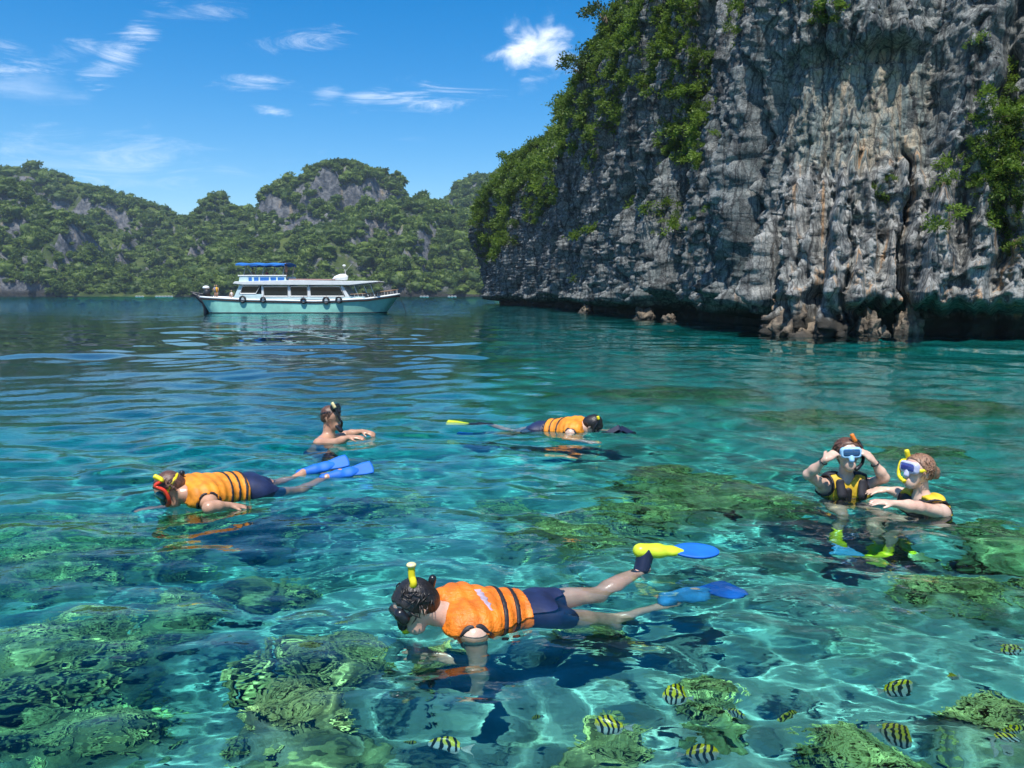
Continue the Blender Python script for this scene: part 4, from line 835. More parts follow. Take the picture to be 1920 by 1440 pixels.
def hair_cap(parent, hd, up, face, hp, mat, line=.055, low=-.06, grow=.011, wisps=26, seed=1, bun=None):
    sd = np.cross(face, up)
    def clip(P):
        q = P - hd; a = q @ face; b = q @ up; n = .012 * np.sin(b * 160 + (q @ sd) * 90)
        front = a - line - n * .4 - .25 * np.clip(b - .05, 0, 1); return smax(np.minimum(front, .0 + np.maximum(a - .02 - n, -(b - .012) * 1.0 - .0 + (a + .01) * .0 - .02)), low - b + np.clip(a + .02, 0, 1) * 1.6, a - line - .35 * np.clip(b - .03, 0, .1))
    pr = list(hp[:1]) + [(hd - face * .045 - up * .02, hd - face * .035 - up * .06, .06, .045)] + ([bun] if bun else [])
    o = melt('hair', pr, mat, parent, .0055, .03, clip if not bun else (lambda P: np.minimum(clip(P), np.linalg.norm(P - bun[0], axis=-1) - bun[2] * 1.2)), 1, grow)
    r = np.random.default_rng(seed); M_ = MB()
    for _ in range(wisps):
        a = nrm(-face * r.uniform(-.2, 1) + sd * r.normal() + up * r.uniform(-.3, .9)); p = hd + up * .03 + a * .098; t = nrm(np.cross(a, r.normal(size=3)) - up * .6); M_.tube([p, p + t * .024 + a * .005, p + t * .055 - a * .006], [.0034, .0036, .0012], 4)
    w = M_.build('wet_strands', mat, None, True); w.parent = o; w['kind'] = 'stuff'
    return o
def life_jacket(parent, tp, nb, ch, pv, n, arms, main=ORANGE, front=OLIVE, cut=.12, side=-.02, end=.36, straps=(.235, .30), h=.007, thick=.042, vest=False):
    """puffed vest over the torso: back panel, front panel, black edging round the arm holes, belts"""
    ax = nrm(pv - nb); sd = nrm(np.cross(ax, n)); base = nb; t0 = -.045
    def holes(P, extra=0.0): return np.maximum.reduce([-(cone_d(P, a, b, .075 + extra, .07 + extra)) for a, b in arms])
    neck = lambda P, e=0.0: -(cone_d(P, nb - ax * .20, nb + ax * .04, .076 + e, .060 + e))
    slab = lambda P: smax((P - base) @ -ax + t0, (P - base) @ ax - end)
    wav = lambda P: .004 * np.sin(((P - base) @ ax) * 95) * ((P - base) @ n > 0)
    jp = tp[:5] if not vest else tp[:5]
    jp = jp + [(nb + ax * .035 + sd * .085, nb + ax * .10 + sd * .10, .062, .07), (nb + ax * .035 - sd * .085, nb + ax * .10 - sd * .10, .062, .07)]
    pr = [(p[0], p[1], p[2] + thick, p[3] + thick) + tuple(p[4:]) for p in jp]; F = field_for(pr, h * 1.27); union(F, pr, .05); f0 = F.f.copy()
    g = np.stack(np.meshgrid(*[(F.lo[i] + F.h * np.arange(F.n[i])).astype(np.float32) for i in range(3)], indexing='ij'), -1)
    HO = holes(g); NK = neck(g); SL = slab(g); q = g - base; N_ = q @ n; A_ = q @ ax; S_ = q @ sd
    def piece(nm, fld, mat, par):
        F.f = fld.astype(np.float32); V, Q = surface(F)
        if len(V) < 8: return None
        o = link(nm, mesh_np(nm, relax(V, Q, 2), Q), mat); o.parent = par; return o
    j = piece('life_jacket', smax(f0, SL, HO, NK, -N_ + side) + .004 * np.sin(A_ * 95) * (N_ > 0), main, parent)
    piece('front_panel', smax(f0 + .006, SL, HO, NK, N_ - side + .004), front, j)
    for sg in (-1, 1): piece('arm_hole_edging', smax(f0 - .004, SL, HO, NK, -HO - .016, -sg * S_ + .01), BLACKC, j)
    for k_ in straps: piece('belt', smax(f0 - .006, np.abs(A_ - k_ + .12 * S_) - .0125), BLACKC, j)
    return j

def person(name, label, loc): e = empty(name, (0, 0, 0)); return tag(e, label, 'person', 'people snorkelling in the bay')
def body(parent, prims, mat, h=.007): return melt('body', prims, mat, parent, h, .025, None, 2)

# ---- the snorkeller in front, orange jacket, one fin lifted out of the water
def swimmer_front():
    P = person('person', 'snorkeller in orange life jacket and navy shorts lifting one lime fin out of the water', None)
    hd = at(779, 1136, 3.50); nb = at(838, 1155, 3.57); pv = at(1002, 1158, 3.79); ax = nrm(pv - nb); n = nrm(np.array((.02, -.22, 1)) - ax * (np.array((.02, -.22, 1)) @ ax)); sd = nrm(np.cross(ax, n)); ns = sd if sd[1] < 0 else -sd
    ch = nb + ax * .22; up = nrm(np.array((-.58, -.10, .80))); face = np.array((-.72, -.38, -.56)); face = nrm(face - up * (face @ up)); hp = head_prims(hd, up, face, .93)
    tp = torso_prims(nb, ch, pv, n, .165, .93)
    shn = nb + ax * .075 + ns * .165 - n * .02; shf = nb + ax * .075 - ns * .165 - n * .02
    eln = uw(898, 1238, 3.48); wrn = uw(886, 1296, 3.47); elf = uw(905, 1232, 3.62); wrf = uw(812, 1226, 3.62)
    hpn = pv + ax * .05 + ns * .085; hpf = pv + ax * .05 - ns * .085
    knn = uw(1142, 1160, 3.93); ann = uw(1258, 1124, 4.12); knf = uw(1122, 1112, 4.02); anf = at(1206, 1072, 4.235)
    fan = at(1211, 1036, 4.26)
    pr = hp + [(nb - ax * .02, hd - up * .05 - face * .03, .06, .058)] + tp + arm_prims(shn, eln, wrn) + arm_prims(shf, elf, wrf) + leg_prims(hpn, knn, ann) + leg_prims(hpf, knf, anf)
    pr += hand_prims(wrn, uw(888, 1330, 3.44) - wrn, np.array((-.3, -1, .1)), 1, 1.0, .45) + hand_prims(wrf, uw(765, 1220, 3.60) - wrf, np.array((0, -.6, .8)), 1, 1.0, .4)
    pr += [(anf, fan, .036, .04), (fan, fan + np.array((.08, .01, 0)), .034, .022), (ann, ann + np.array((.14, .06, .03)), .036, .03)]
    body(P, pr, SKIN_A, .0055)
    hair_cap(P, hd, up, face, hp, HAIR_K, .055, -.070, .010, 90, 2)
    life_jacket(P, tp, nb, ch, pv, n, [(shn, shn + (eln - shn) * .6), (shf, shf + (elf - shf) * .6)], ORANGE, OLIVE, end=.375, straps=(.245, .315), side=-.035, h=.0055, thick=.027)
    j = [c for c in P.children if c.name.startswith('life_jacket')][0]
    jp = tp[:5]; cen = nb + ax * .145 + n * .16 + ns * .03
    q = melt('print', jp, PRINT, None, .005, .05, lambda X: smax(np.abs((X - cen) @ ax) - .016 - .006 * np.sin((X @ sd) * 160), np.abs((X - cen) @ sd) - .085, -((X - cen) @ n) - .10), 1, .0325)
    if q: q.parent = j
    for a in (.05, .34):
        b = MB().box((-.02, -.012, -.008), (.02, .012, .008)).build('buckle', RUBBER, None, False, .004); b.location = tuple(nb + ax * (.245 if a < .1 else .315) + ns * .185 - n * .075); b.parent = j
    melt('swim_shorts', [(p[0], p[1], p[2] + .006, p[3] + .004) + tuple(p[4:]) for p in tp[3:5]] + [(hpn, hpn + (knn - hpn) * .40, .100, .095), (hpf, hpf + (knf - hpf) * .40, .104, .10), (pv - ax * .1, pv, .125, .135, .82, n)], NAVY, P, .0065, .03, lambda X: smax((X - pv) @ -ax - .13, (X - pv) @ ax - .165))
    melt('neoprene_boot', [(anf - (anf - knf) * .06, fan, .043, .047)], cloth('boot_navy', (.012, .018, .05), .4), P, .006)
    swim_fin(P, fan + np.array((0, 0, .01)), (1, .15, -.05), (0, -.25, 1), LIMEP, BLUEP, .25, .0, .052, True)
    swim_fin(P, ann + np.array((.01, 0, .035)), uw(1375, 1110, 4.3) - ann + (0, 0, .03), (.1, -.3, 1), simple('fin_pocket_blue', (.05, .30, .62), .3), BLUEP, .28, .03, .085)
    m = dive_mask(P, hd, up, face, RUBBER, LENS_D, hp)
    s_ = np.cross(face, up); sgn = -1 if s_[1] > 0 else 1
    o = -s_ * sgn
    snorkel(P, [hd - up * .06 + face * .10, hd - up * .05 + face * .085 + o * .07, hd + up * .03 + face * .03 + o * .115, at(774, 1100, 3.46), at(772, 1080, 3.46), at(771, 1058, 3.46)], YELP, simple('snorkel_tip_cream', (.80, .70, .35), .35), .0165, 1)
    melt('snorkel_keeper', [(at(806, 1112, 3.55), at(811, 1085, 3.55), .016, .019)], RUBBER, P, .005)
swimmer_front()

# ---- the snorkeller on the left, red snorkel, blue fins raised
def swimmer_left():
    P = person('person', 'snorkeller in orange life jacket with red and yellow snorkel and both blue fins raised', None)
    hd = at(320, 917, 5.62); nb = at(352, 926, 5.64); pv = at(468, 917, 6.02); ax = nrm(pv - nb); n = np.array((.02, -.25, 1)); n = nrm(n - ax * (n @ ax)); sd = nrm(np.cross(ax, n)); ns = sd if sd[1] < 0 else -sd
    ch = nb + ax * .22; up = nrm((-.62, -.2, .62)); face = np.array((-.50, -.45, -.72)); face = nrm(face - up * (face @ up)); hp = head_prims(hd, up, face); tp = torso_prims(nb, ch, pv, n)
    shn = nb + ax * .08 + ns * .16 - n * .02; shf = nb + ax * .08 - ns * .16 - n * .03; eln = uw(392, 952, 5.42); wrn = at(432, 948, 5.56); elf = shf + np.array((-.05, .1, -.25)); wrf = elf + np.array((-.2, -.05, -.08))
    hpn = pv + ax * .05 + ns * .085; hpf = pv + ax * .05 - ns * .085; knn = uw(565, 920, 6.28); ann = at(612, 897, 6.42); knf = uw(528, 905, 6.4); anf = at(568, 888, 6.58)
    pr = hp + [(nb - ax * .02, hd - up * .05 - face * .03, .06, .058)] + tp + arm_prims(shn, eln, wrn) + arm_prims(shf, elf, wrf) + leg_prims(hpn, knn, ann) + leg_prims(hpf, knf, anf)
    pr += hand_prims(wrn, at(450, 950, 5.6) - wrn, (0, -.2, 1), 1, 1, .2) + hand_prims(wrf, (-1, -.2, -.2), (0, 0, 1), 1, 1, .3) + [(ann, ann + np.array((.1, .06, .04)), .036, .03), (anf, anf + np.array((.1, .06, .04)), .036, .03)]
    body(P, pr, SKIN_B, .007); hair_cap(P, hd, up, face, hp, HAIR_B, .056, -.055, .007, 140, 3)
    life_jacket(P, tp, nb, ch, pv, n, [(shn, shn + (eln - shn) * .6), (shf, shf + (elf - shf) * .6)], YELLOWJ, OLIVE, end=.41, straps=(.27, .335, .395), side=-.05, thick=.03)
    melt('swim_shorts', [(p[0], p[1], p[2] + .006, p[3] + .004) + tuple(p[4:]) for p in tp[3:5]] + [(hpn, hpn + (knn - hpn) * .4, .097, .090), (hpf, hpf + (knf - hpf) * .4, .097, .090), (pv - ax * .1, pv, .125, .135, .82, n)], NAVY, P, .007, .03, lambda X: smax((X - pv) @ -ax - .12, (X - pv) @ ax - .24))
    for a, t in ((anf, at(645, 866, 6.72)), (ann, at(684, 880, 6.55))): swim_fin(P, a + (.02, .01, .01), t - a, (-.05, -.75, .66), BLUEP, BLUEP, .20, .0, .060)
    dive_mask(P, hd, up, face, simple('mask_teal', (.02, .10, .10), .3), LENS_G, hp, YELP)
    s_ = np.cross(face, up); o = s_ if s_[1] < 0 else -s_
    snorkel(P, [hd - up * .06 + face * .10, hd - up * .045 + face * .075 + o * .075, hd + up * .03 + face * .04 + o * .105, hd + up * .10 + face * .05 + o * .10, at(303, 901, 5.5), at(290, 893, 5.5)], REDP, YELP, .013, 7)
    melt('snorkel_keeper', [(at(338, 903, 5.7), at(341, 887, 5.7), .016, .022)], RUBBER, P, .006)
swimmer_left()

# ---- the man upright beyond them, mask pushed up, bare shoulders
def swimmer_man():
    P = person('person', 'short haired man upright in the water without a life jacket, hands out before him', None)
    hd = at(621, 783, 8.25); up = nrm((.06, 0, 1)); face = nrm(np.array((.95, -.25, -.06))); face = nrm(face - up * (face @ up)); hp = head_prims(hd, up, face)
    nb = hd + np.array((-.03, 0, -.19)); pv = nb + np.array((-.10, .0, -.52)); ax = nrm(pv - nb); n = nrm(-face - ax * (-face @ ax)); ch = nb + ax * .2; tp = torso_prims(nb, ch, pv, n, .185, 1.08); sd = nrm(np.cross(ax, n)); ns = sd if sd[1] < 0 else -sd
    shn = nb + ax * .06 + ns * .19; shf = nb + ax * .06 - ns * .19; eln = at(634, 824, 7.98) + (0, 0, -.03); wrn = at(654, 820, 7.95); elf = at(648, 812, 8.5) + (0, 0, -.02); wrf = at(680, 809, 8.45)
    hpn = pv + ns * .09 + ax * .05; hpf = pv - ns * .09 + ax * .05; knn = hpn + (.25, 0, -.32); ann = knn + (-.15, .1, -.38); knf = hpf + (.1, .1, -.38); anf = knf + (-.2, .1, -.36)
    pr = hp + [(nb, hd - up * .06 - face * .02, .062, .06)] + tp + arm_prims(shn, eln, wrn) + arm_prims(shf, elf, wrf) + leg_prims(hpn, knn, ann) + leg_prims(hpf, knf, anf) + hand_prims(wrn, at(676, 820, 7.95) - wrn, (0, -.3, 1), 1, 1, .25, .010) + hand_prims(wrf, at(700, 813, 8.4) - wrf, (0, -.3, 1), 1, 1, .5, .010) + foot_prims(ann, (.7, 0, -.7), (.7, 0, .7)) + foot_prims(anf, (.7, 0, -.7), (.7, 0, .7))
    body(P, pr, SKIN_B, .007); hair_cap(P, hd, up, face, hp, HAIR_B, .062, -.05, .005, 24, 4)
    melt('swim_shorts', [(p[0], p[1], p[2] + .006, p[3] + .004) + tuple(p[4:]) for p in tp[3:5]] + [(hpn, hpn + (knn - hpn) * .5, .097, .092), (hpf, hpf + (knf - hpf) * .5, .097, .092)], NAVY, P, .009, .03, lambda X: (X - pv) @ -ax - .06)
    dive_mask(P, hd, up, face, RUBBER, LENS_D, hp, RUBBER, .055, .5, .012)
    snorkel(P, [hd + face * .11 - up * .10, hd + face * .135 - up * .03 + (0, -.06, 0), at(637, 786, 8.15), at(631, 770, 8.15), at(623, 756, 8.15)], RUBBER, simple('snorkel_tip_sand', (.75, .6, .3), .4), .013, 4)
    melt('chin_float', [(at(632, 800, 8.1), at(639, 807, 8.1), .022, .026)], RUBBER, P, .006)
swimmer_man()

# ---- the far snorkeller, lying flat, lime fins to the left
def swimmer_far():
    P = person('person', 'far snorkeller lying flat in an orange life jacket with lime green fins', None)
    hd = at(1109, 799, 8.70); nb = at(1092, 802, 8.72); pv = at(1012, 810, 8.98); ax = nrm(pv - nb); n = np.array((0, -.2, 1)); n = nrm(n - ax * (n @ ax)); sd = nrm(np.cross(ax, n)); ns = sd if sd[1] < 0 else -sd; ch = nb + ax * .2
    up = nrm((.85, -.1, .35)); face = np.array((.35, -.1, -.9)); face = nrm(face - up * (face @ up)); hp = head_prims(hd, up, face); tp = torso_prims(nb, ch, pv, n)
    shn = nb + ax * .08 + ns * .16 - n * .02; shf = nb + ax * .08 - ns * .16 - n * .02; eln = shn + np.array((-.06, -.16, -.14)); wrn = eln + np.array((.22, -.10, -.05)); elf = shf + np.array((.05, .1, -.22)); wrf = elf + np.array((.22, 0, -.05))
    hpn = pv + ax * .05 + ns * .085; hpf = pv + ax * .05 - ns * .085; knn = uw(960, 814, 9.1); ann = uw(918, 808, 9.5); knf = uw(962, 806, 9.3); anf = at(912, 800, 9.2)
    pr = hp + [(nb - ax * .02, hd - up * .05 - face * .03, .06, .058)] + tp + arm_prims(shn, eln, wrn) + arm_prims(shf, elf, wrf) + leg_prims(hpn, knn, ann) + leg_prims(hpf, knf, anf) + hand_prims(wrn, (1, -.3, 0), (0, 0, 1), 1, 1, .3, .010) + hand_prims(wrf, (1, 0, 0), (0, 0, 1), 1, 1, .3, .010) + [(anf, anf + np.array((-.1, .03, .01)), .036, .03), (ann, ann + np.array((-.1, .03, 0)), .036, .03)]
    body(P, pr, SKIN_A, .008); hair_cap(P, hd, up, face, hp, HAIR_K, .06, -.07, .011, 24, 5)
    life_jacket(P, tp, nb, ch, pv, n, [(shn, shn + (eln - shn) * .6), (shf, shf + (elf - shf) * .6)], YELLOWJ, OLIVE, end=.42, straps=(.22, .31, .39), side=-.06, h=.008, thick=.028)
    melt('swim_shorts', [(p[0], p[1], p[2] + .006, p[3] + .004) + tuple(p[4:]) for p in tp[3:5]] + [(hpn, hpn + (knn - hpn) * .35, .097, .092), (hpf, hpf + (knf - hpf) * .35, .097, .092), (pv - ax * .08, pv, .125, .135, .82, n)], NAVY, P, .009, .03, lambda X: smax((X - pv) @ -ax - .10, (X - pv) @ ax - .2))
    swim_fin(P, anf + (0, 0, .012), at(840, 799, 9.22) - anf, (0, -.35, 1), RUBBER, LIMEP, .30, -.015, .09); swim_fin(P, ann, (-1, .12, -.06), (0, -.3, 1), RUBBER, BLUEP, .26, .0, .09)
    dive_mask(P, hd, up, face, RUBBER, LENS_D, hp); snorkel(P, [hd - up * .05 + face * .11, hd + face * .09 + ns * .08, hd + up * .06 + face * .02 + ns * .1, at(1122, 790, 8.6), at(1121, 781, 8.6)], RUBBER, YELP, .012, 4)
swimmer_far()

# ---- the two women on the right
def woman_front():
    P = person('person', 'woman facing the camera holding a pale blue dive mask to her eyes with both hands', None)
    hd = at(1589, 852, 5.95); up = nrm((-.04, .05, 1)); face = nrm(np.array((-.12, -1, .02))); face = nrm(face - up * (face @ up)); hp = head_prims(hd, up, face, .97)
    nb = hd + np.array((.005, .03, -.19)); pv = nb + np.array((.02, .10, -.50)); ax = nrm(pv - nb); n = nrm(-face - ax * (-face @ ax)); ch = nb + ax * .2; tp = torso_prims(nb, ch, pv, n, .155, .9)
    shl = nb + np.array((-.16, 0, -.055)); shr = nb + np.array((.17, .01, -.06)); ell = at(1515, 890, 5.86); elr = at(1658, 896, 5.86); wrl = at(1549, 861, 5.74); wrr = at(1637, 864, 5.84)
    hpl = pv + (-.09, -.02, -.04); hpr = pv + (.09, -.02, -.04); knl = uw(1560, 930, 5.95) ; knl = hpl + np.array((-.06, -.36, .12)); knr = hpr + np.array((.05, -.36, .10)); anl = knl + (-.02, -.02, -.40); anr = knr + (.08, -.05, -.40)
    pr = hp + [(nb, hd - up * .06 - face * .02, .052, .05)] + tp + arm_prims(shl, ell, wrl, .82) + arm_prims(shr, elr, wrr, .82) + leg_prims(hpl, knl, anl, .95) + leg_prims(hpr, knr, anr, .95)
    pr += hand_prims(wrl, at(1568, 846, 5.78) - wrl, (-.6, -.6, .3), -1, .92, .75) + hand_prims(wrr, at(1619, 847, 5.86) - wrr, (.6, -.6, .3), 1, .92, .75)
    body(P, pr, SKIN_A, .006); hair_cap(P, hd, up, face, hp, HAIR_B, .06, -.08, .010, 140, 6, (hd - face * .10 + up * .01, hd - face * .10 - up * .02, .035, .03))
    life_jacket(P, tp, nb, ch, pv, n, [(shl, shl + (ell - shl) * .6), (shr, shr + (elr - shr) * .6)], BLACKC, VESTY, end=.34, straps=(.16, .23, .29), side=-.02, thick=.028, h=.0065)
    z = melt('jacket_zip_placket', [(nb + ax * .06 - n * .10, nb + ax * .34 - n * .135, .03, .03, .5, n)], BLACKC, P, .007)
    for s in (-1, 1): melt('shoulder_strap', [(nb + np.array((s * .085, -.11, -.01)), nb + np.array((s * .075, -.14, -.10)), .034, .036, .5, n)], BLACKC, P, .007)
    dive_mask(P, hd, up, face, SKYP, LENS_B, hp, RUBBER, .004, .0, .006)
    snorkel(P, [hd + face * .10 - up * .10 + (.03, 0, 0), hd + face * .07 - up * .05 + (.09, 0, 0), hd + (.105, -.02, .03), hd + (.075, 0, .10), at(1603, 826, 5.9), at(1597, 815, 5.9)], RUBBER, ORGP, .012, 7)
    swim_fin(P, anl, (-.15, -.55, -.4), (0, -.6, .8), YELP, simple('fin_blade_blue_white', (.08, .35, .6), .35), .17, .0, .085); swim_fin(P, anr, (.15, -.6, -.35), (0, -.6, .8), YELP, simple('fin_blade_pale_lime', (.50, .52, .20), .35), .17, .0, .085)
    for w_, e_, nm in ((wrl, ell, 'bracelet'), (wrr, elr, 'bracelet')):
        d = nrm(e_ - w_); a = nrm(np.cross(d, (0, 0, 1))); b = np.cross(d, a); c = w_ + d * .03; o = MB().tube([c + .029 * (a * math.cos(t) + b * math.sin(t)) for t in np.linspace(0, 2 * math.pi, 15)], .005, 6).build(nm, RUBBER, None, True); o.parent = P
woman_front()
def woman_side():
    P = person('person', 'woman in a yellow and black life vest facing left with yellow framed mask', None)
    hd = at(1722, 884, 5.52); up = nrm((.05, .02, 1)); face = nrm(np.array((-1, -.30, -.04))); face = nrm(face - up * (face @ up)); hp = head_prims(hd, up, face, .97)
    nb = hd + np.array((.035, .0, -.185)); pv = nb + np.array((.12, .05, -.48)); ax = nrm(pv - nb); n = nrm(-face - ax * (-face @ ax)); ch = nb + ax * .2; tp = torso_prims(nb, ch, pv, n, .155, .9); sd = nrm(np.cross(ax, n)); ns = sd if sd[1] < 0 else -sd
    shn = nb + ax * .07 + ns * .165; shf = nb + ax * .07 - ns * .165; eln = at(1722, 951, 5.24); wrn = at(1672, 944, 5.2); elf = at(1695, 918, 5.75) + (0, 0, -.03); wrf = at(1662, 918, 5.8)
    hpn = pv + ns * .09 + ax * .04; hpf = pv - ns * .09 + ax * .04; knn = uw(1690, 968, 5.5) ; knn = hpn + np.array((-.36, -.08, .14)); knf = hpf + np.array((-.36, -.05, .05)); ann = knn + (-.1, -.05, -.38); anf = knf + (-.05, -.1, -.38)
    pr = hp + [(nb, hd - up * .06 - face * .02, .052, .05)] + tp + arm_prims(shn, eln, wrn, .9) + arm_prims(shf, elf, wrf, .85) + leg_prims(hpn, knn, ann, .95) + leg_prims(hpf, knf, anf, .95) + hand_prims(wrn, at(1648, 941, 5.2) - wrn, (0, -.2, 1), -1, .92, .3) + hand_prims(wrf, at(1640, 920, 5.8) - wrf, (0, -.2, 1), 1, .92, .3)
    body(P, pr, SKIN_A, .006); hair_cap(P, hd, up, face, hp, HAIR_L, .058, -.05, .009, 140, 7, (hd - face * .125 - up * .005, hd - face * .13 - up * .03, .040, .034))
    life_jacket(P, tp, nb, ch, pv, n, [(shn, shn + (eln - shn) * .6), (shf, shf + (elf - shf) * .6)], VESTY, BLACKC, end=.36, straps=(.17, .24, .31), side=-.05, thick=.028, h=.0065)
    melt('swimsuit', [(p[0], p[1], p[2] + .006, p[3] + .004) + tuple(p[4:]) for p in tp[3:5]], BLACKC, P, .009)
    dive_mask(P, hd, up, face, simple('mask_violet_white', (.50, .52, .72), .3), LENS_P, hp, YELP, .008, .0, .0)
    snorkel(P, [hd + face * .11 - up * .07, hd + face * .10 - up * .04 + ns * -.07, hd + face * .07 + up * .05 - ns * .09, at(1703, 862, 5.6), at(1700, 845, 5.6)], YELP, YELP, .013, 4)
    swim_fin(P, ann, (-.5, -.35, -.5), (-.3, -.3, .8), YELP, simple('fin_blade_lime_yellow', (.46, .46, .06), .35), .16, .0, .085); swim_fin(P, anf, (-.5, -.3, -.5), (-.3, -.3, .8), YELP, simple('fin_blade_yellow', (.52, .44, .05), .35), .16, .0, .085)
woman_side()

# ---- the dark fin tips just breaking the surface ahead of the far snorkeller
def dark_fins():
    e = empty('swim_fins', (0, 0, 0)); tag(e, 'dark navy fin tips breaking the surface ahead of the far snorkeller', 'swim fins')
    m = simple('fin_navy', (.010, .016, .04), .35, .2, 12)
    for a, b, c in (((1128, 808), (1160, 796), (1176, 809)), ((1150, 809), (1166, 798), (1192, 806))):
        A, B, D = at(*a, 8.62) , at(*b, 8.62), at(*c, 8.62); A = A + (0, 0, -.03); D = D + (0, 0, -.03)
        pts = [A + (B - A) * t for t in np.linspace(0, 1, 7)] + [B + (D - B) * t for t in np.linspace(0, 1, 9)[1:]]
        M_ = MB(); n = len(pts)
        for p in pts:
            for dy, dz in ((-.05, -.05), (-.008, 0), (.008, 0), (.06, -.06)): M_.V.append(tuple(p + (0, dy, dz)))
        for i in range(n - 1):
            for j in range(4): M_.F.append((i * 4 + j, (i + 1) * 4 + j, (i + 1) * 4 + (j + 1) % 4, i * 4 + (j + 1) % 4))
        M_.F += [(0, 1, 2, 3), tuple((n - 1) * 4 + j for j in (3, 2, 1, 0))]
        o = M_.build('fin_blade', m, None, False, .004); o.parent = e
dark_fins()

# ------------------------------------------------------------------ striped reef fish
def fish_material(name, back, belly, bars=5):
    M = NT(name); p = M.obj(); x, y, z = M.n('SeparateXYZ', {0: p}).outputs[:3]
    n1 = M.noise(p, 30, 3)
    c = M.mix(M.map(M.math('ADD', z, M.math('MULTIPLY', M.math('SUBTRACT', n1, .5), .02)), -.008, .016), belly, back)
    ph = M.math('MULTIPLY', M.math('ADD', x, M.math('MULTIPLY', M.math('ABSOLUTE', z), .12)), 2 * math.pi / .031)
    bar = M.math('MULTIPLY', M.map(M.math('SINE', ph), -.1, .35), M.map(M.math('ABSOLUTE', M.math('ADD', x, .004)), .078, .066)); c = M.mix(bar, c, (.012, .014, .02))
    sc_ = M.n('TexVoronoi', {'Vector': p, 'Scale': 220}).outputs[0]
    M.pbr(c, .3, M.bump(sc_, .25, .002), **{'Specular IOR Level': .6}); return M.m
def fish_meshes():
    n, m = 22, 14; V = []
    for i in range(n):
        t = i / (n - 1); x = -.085 + .16 * t     # nose at -x
        h = .050 * (math.sin(math.pi * min(1, t * 1.02) ** .72) ** .8) + .004 * (t < 1) ; h = max(h, .0025 if t < .5 else .008); w = h * .27
        for j in range(m):
            a = 2 * math.pi * j / m; V.append((x, w * math.sin(a), h * math.cos(a) - .003 * math.sin(math.pi * t)))
    F = [(i * m + j, i * m + (j + 1) % m, (i + 1) * m + (j + 1) % m, (i + 1) * m + j) for i in range(n - 1) for j in range(m)] + [tuple(range(m)), tuple((n - 1) * m + j for j in range(m - 1, -1, -1))]
    def fin(poly, th=.0018):
        k = len(poly); return [(x, -th, z) for x, z in poly] + [(x, th, z) for x, z in poly], [tuple(range(k)), tuple(range(2 * k - 1, k - 1, -1))] + [(i, (i + 1) % k, (i + 1) % k + k, i + k) for i in range(k)]
    tail = fin([(.070, .008), (.092, .020), (.122, .036), (.112, .014), (.105, 0), (.112, -.014), (.122, -.034), (.092, -.018), (.070, -.008)])
    dors = fin([(-.035, .042), (-.025, .056), (-.005, .064), (.015, .063), (.035, .058), (.055, .044), (.062, .026), (.058, .012), (.03, .034), (0, .045)])
    anal = fin([(.0, -.046), (.015, -.060), (.035, -.056), (.052, -.036), (.058, -.014), (.03, -.034)])
    pect = fin([(-.042, -.006), (-.025, -.002), (-.010, -.010), (-.014, -.020), (-.030, -.018)])
    mk = lambda nm, VF: (lambda me: (me.from_pydata([tuple(v) for v in VF[0]], [], [tuple(f) for f in VF[1]]), me.update(), me)[2])(bpy.data.meshes.new(nm))
    body = mk('body', (V, F)); body.shade_smooth(); e = MB().ball((0, 0, 0), (.0055, .003, .0055), 10, 6); eye = mk('eye', (e.V, e.F)); eye.shade_smooth()
    return body, mk('tail_fin', tail), mk('dorsal_fin', dors), mk('anal_fin', anal), mk('pectoral_fin', pect), eye
FISH = [  # px, py, length in pixels, depth, heading (0 = nose to the left), tint, label
    (838, 1396, 105, .42, 8, 1, 'pale blue white striped fish below the swimmer\'s lowered hand'), (1142, 1356, 92, .40, -6, 0, 'bright yellow backed striped fish midway along the bottom of the picture'), (1258, 1293, 82, .45, 4, 0, 'striped fish highest up between the two front snorkeller fins and the bottom edge'), (1385, 1328, 62, .6, 170, 2, 'dim striped fish just above the reef band beside the olive fish'), (1314, 1410, 104, .40, 184, 0, 'large yellow striped fish lowest in the middle of the picture'),
    (1685, 1286, 70, .45, 188, 0, 'yellow striped fish on the left of the close pair at right'), (1783, 1269, 62, .5, 10, 0, 'yellow striped fish on the right of the close pair'), (1890, 1224, 62, .55, 185, 1, 'pale striped fish highest at the right edge'), (1682, 1380, 78, .42, 176, 2, 'dark striped fish over the bright sand patch at lower right'), (1888, 1394, 92, .36, 200, 1, 'striped fish with a white belly in the lower right corner'), (1902, 1372, 60, .5, 190, 0, 'yellow fish half behind the white bellied one in the corner'), (1480, 1338, 58, .65, 12, 3, 'olive green striped fish among the coral'), (772, 1388, 46, .6, 5, 3, 'small dark fish just ahead of the pale striped fish'), (1000, 1338, 40, .7, 20, 3, 'tiny yellow fish left of the bright yellow backed fish')]
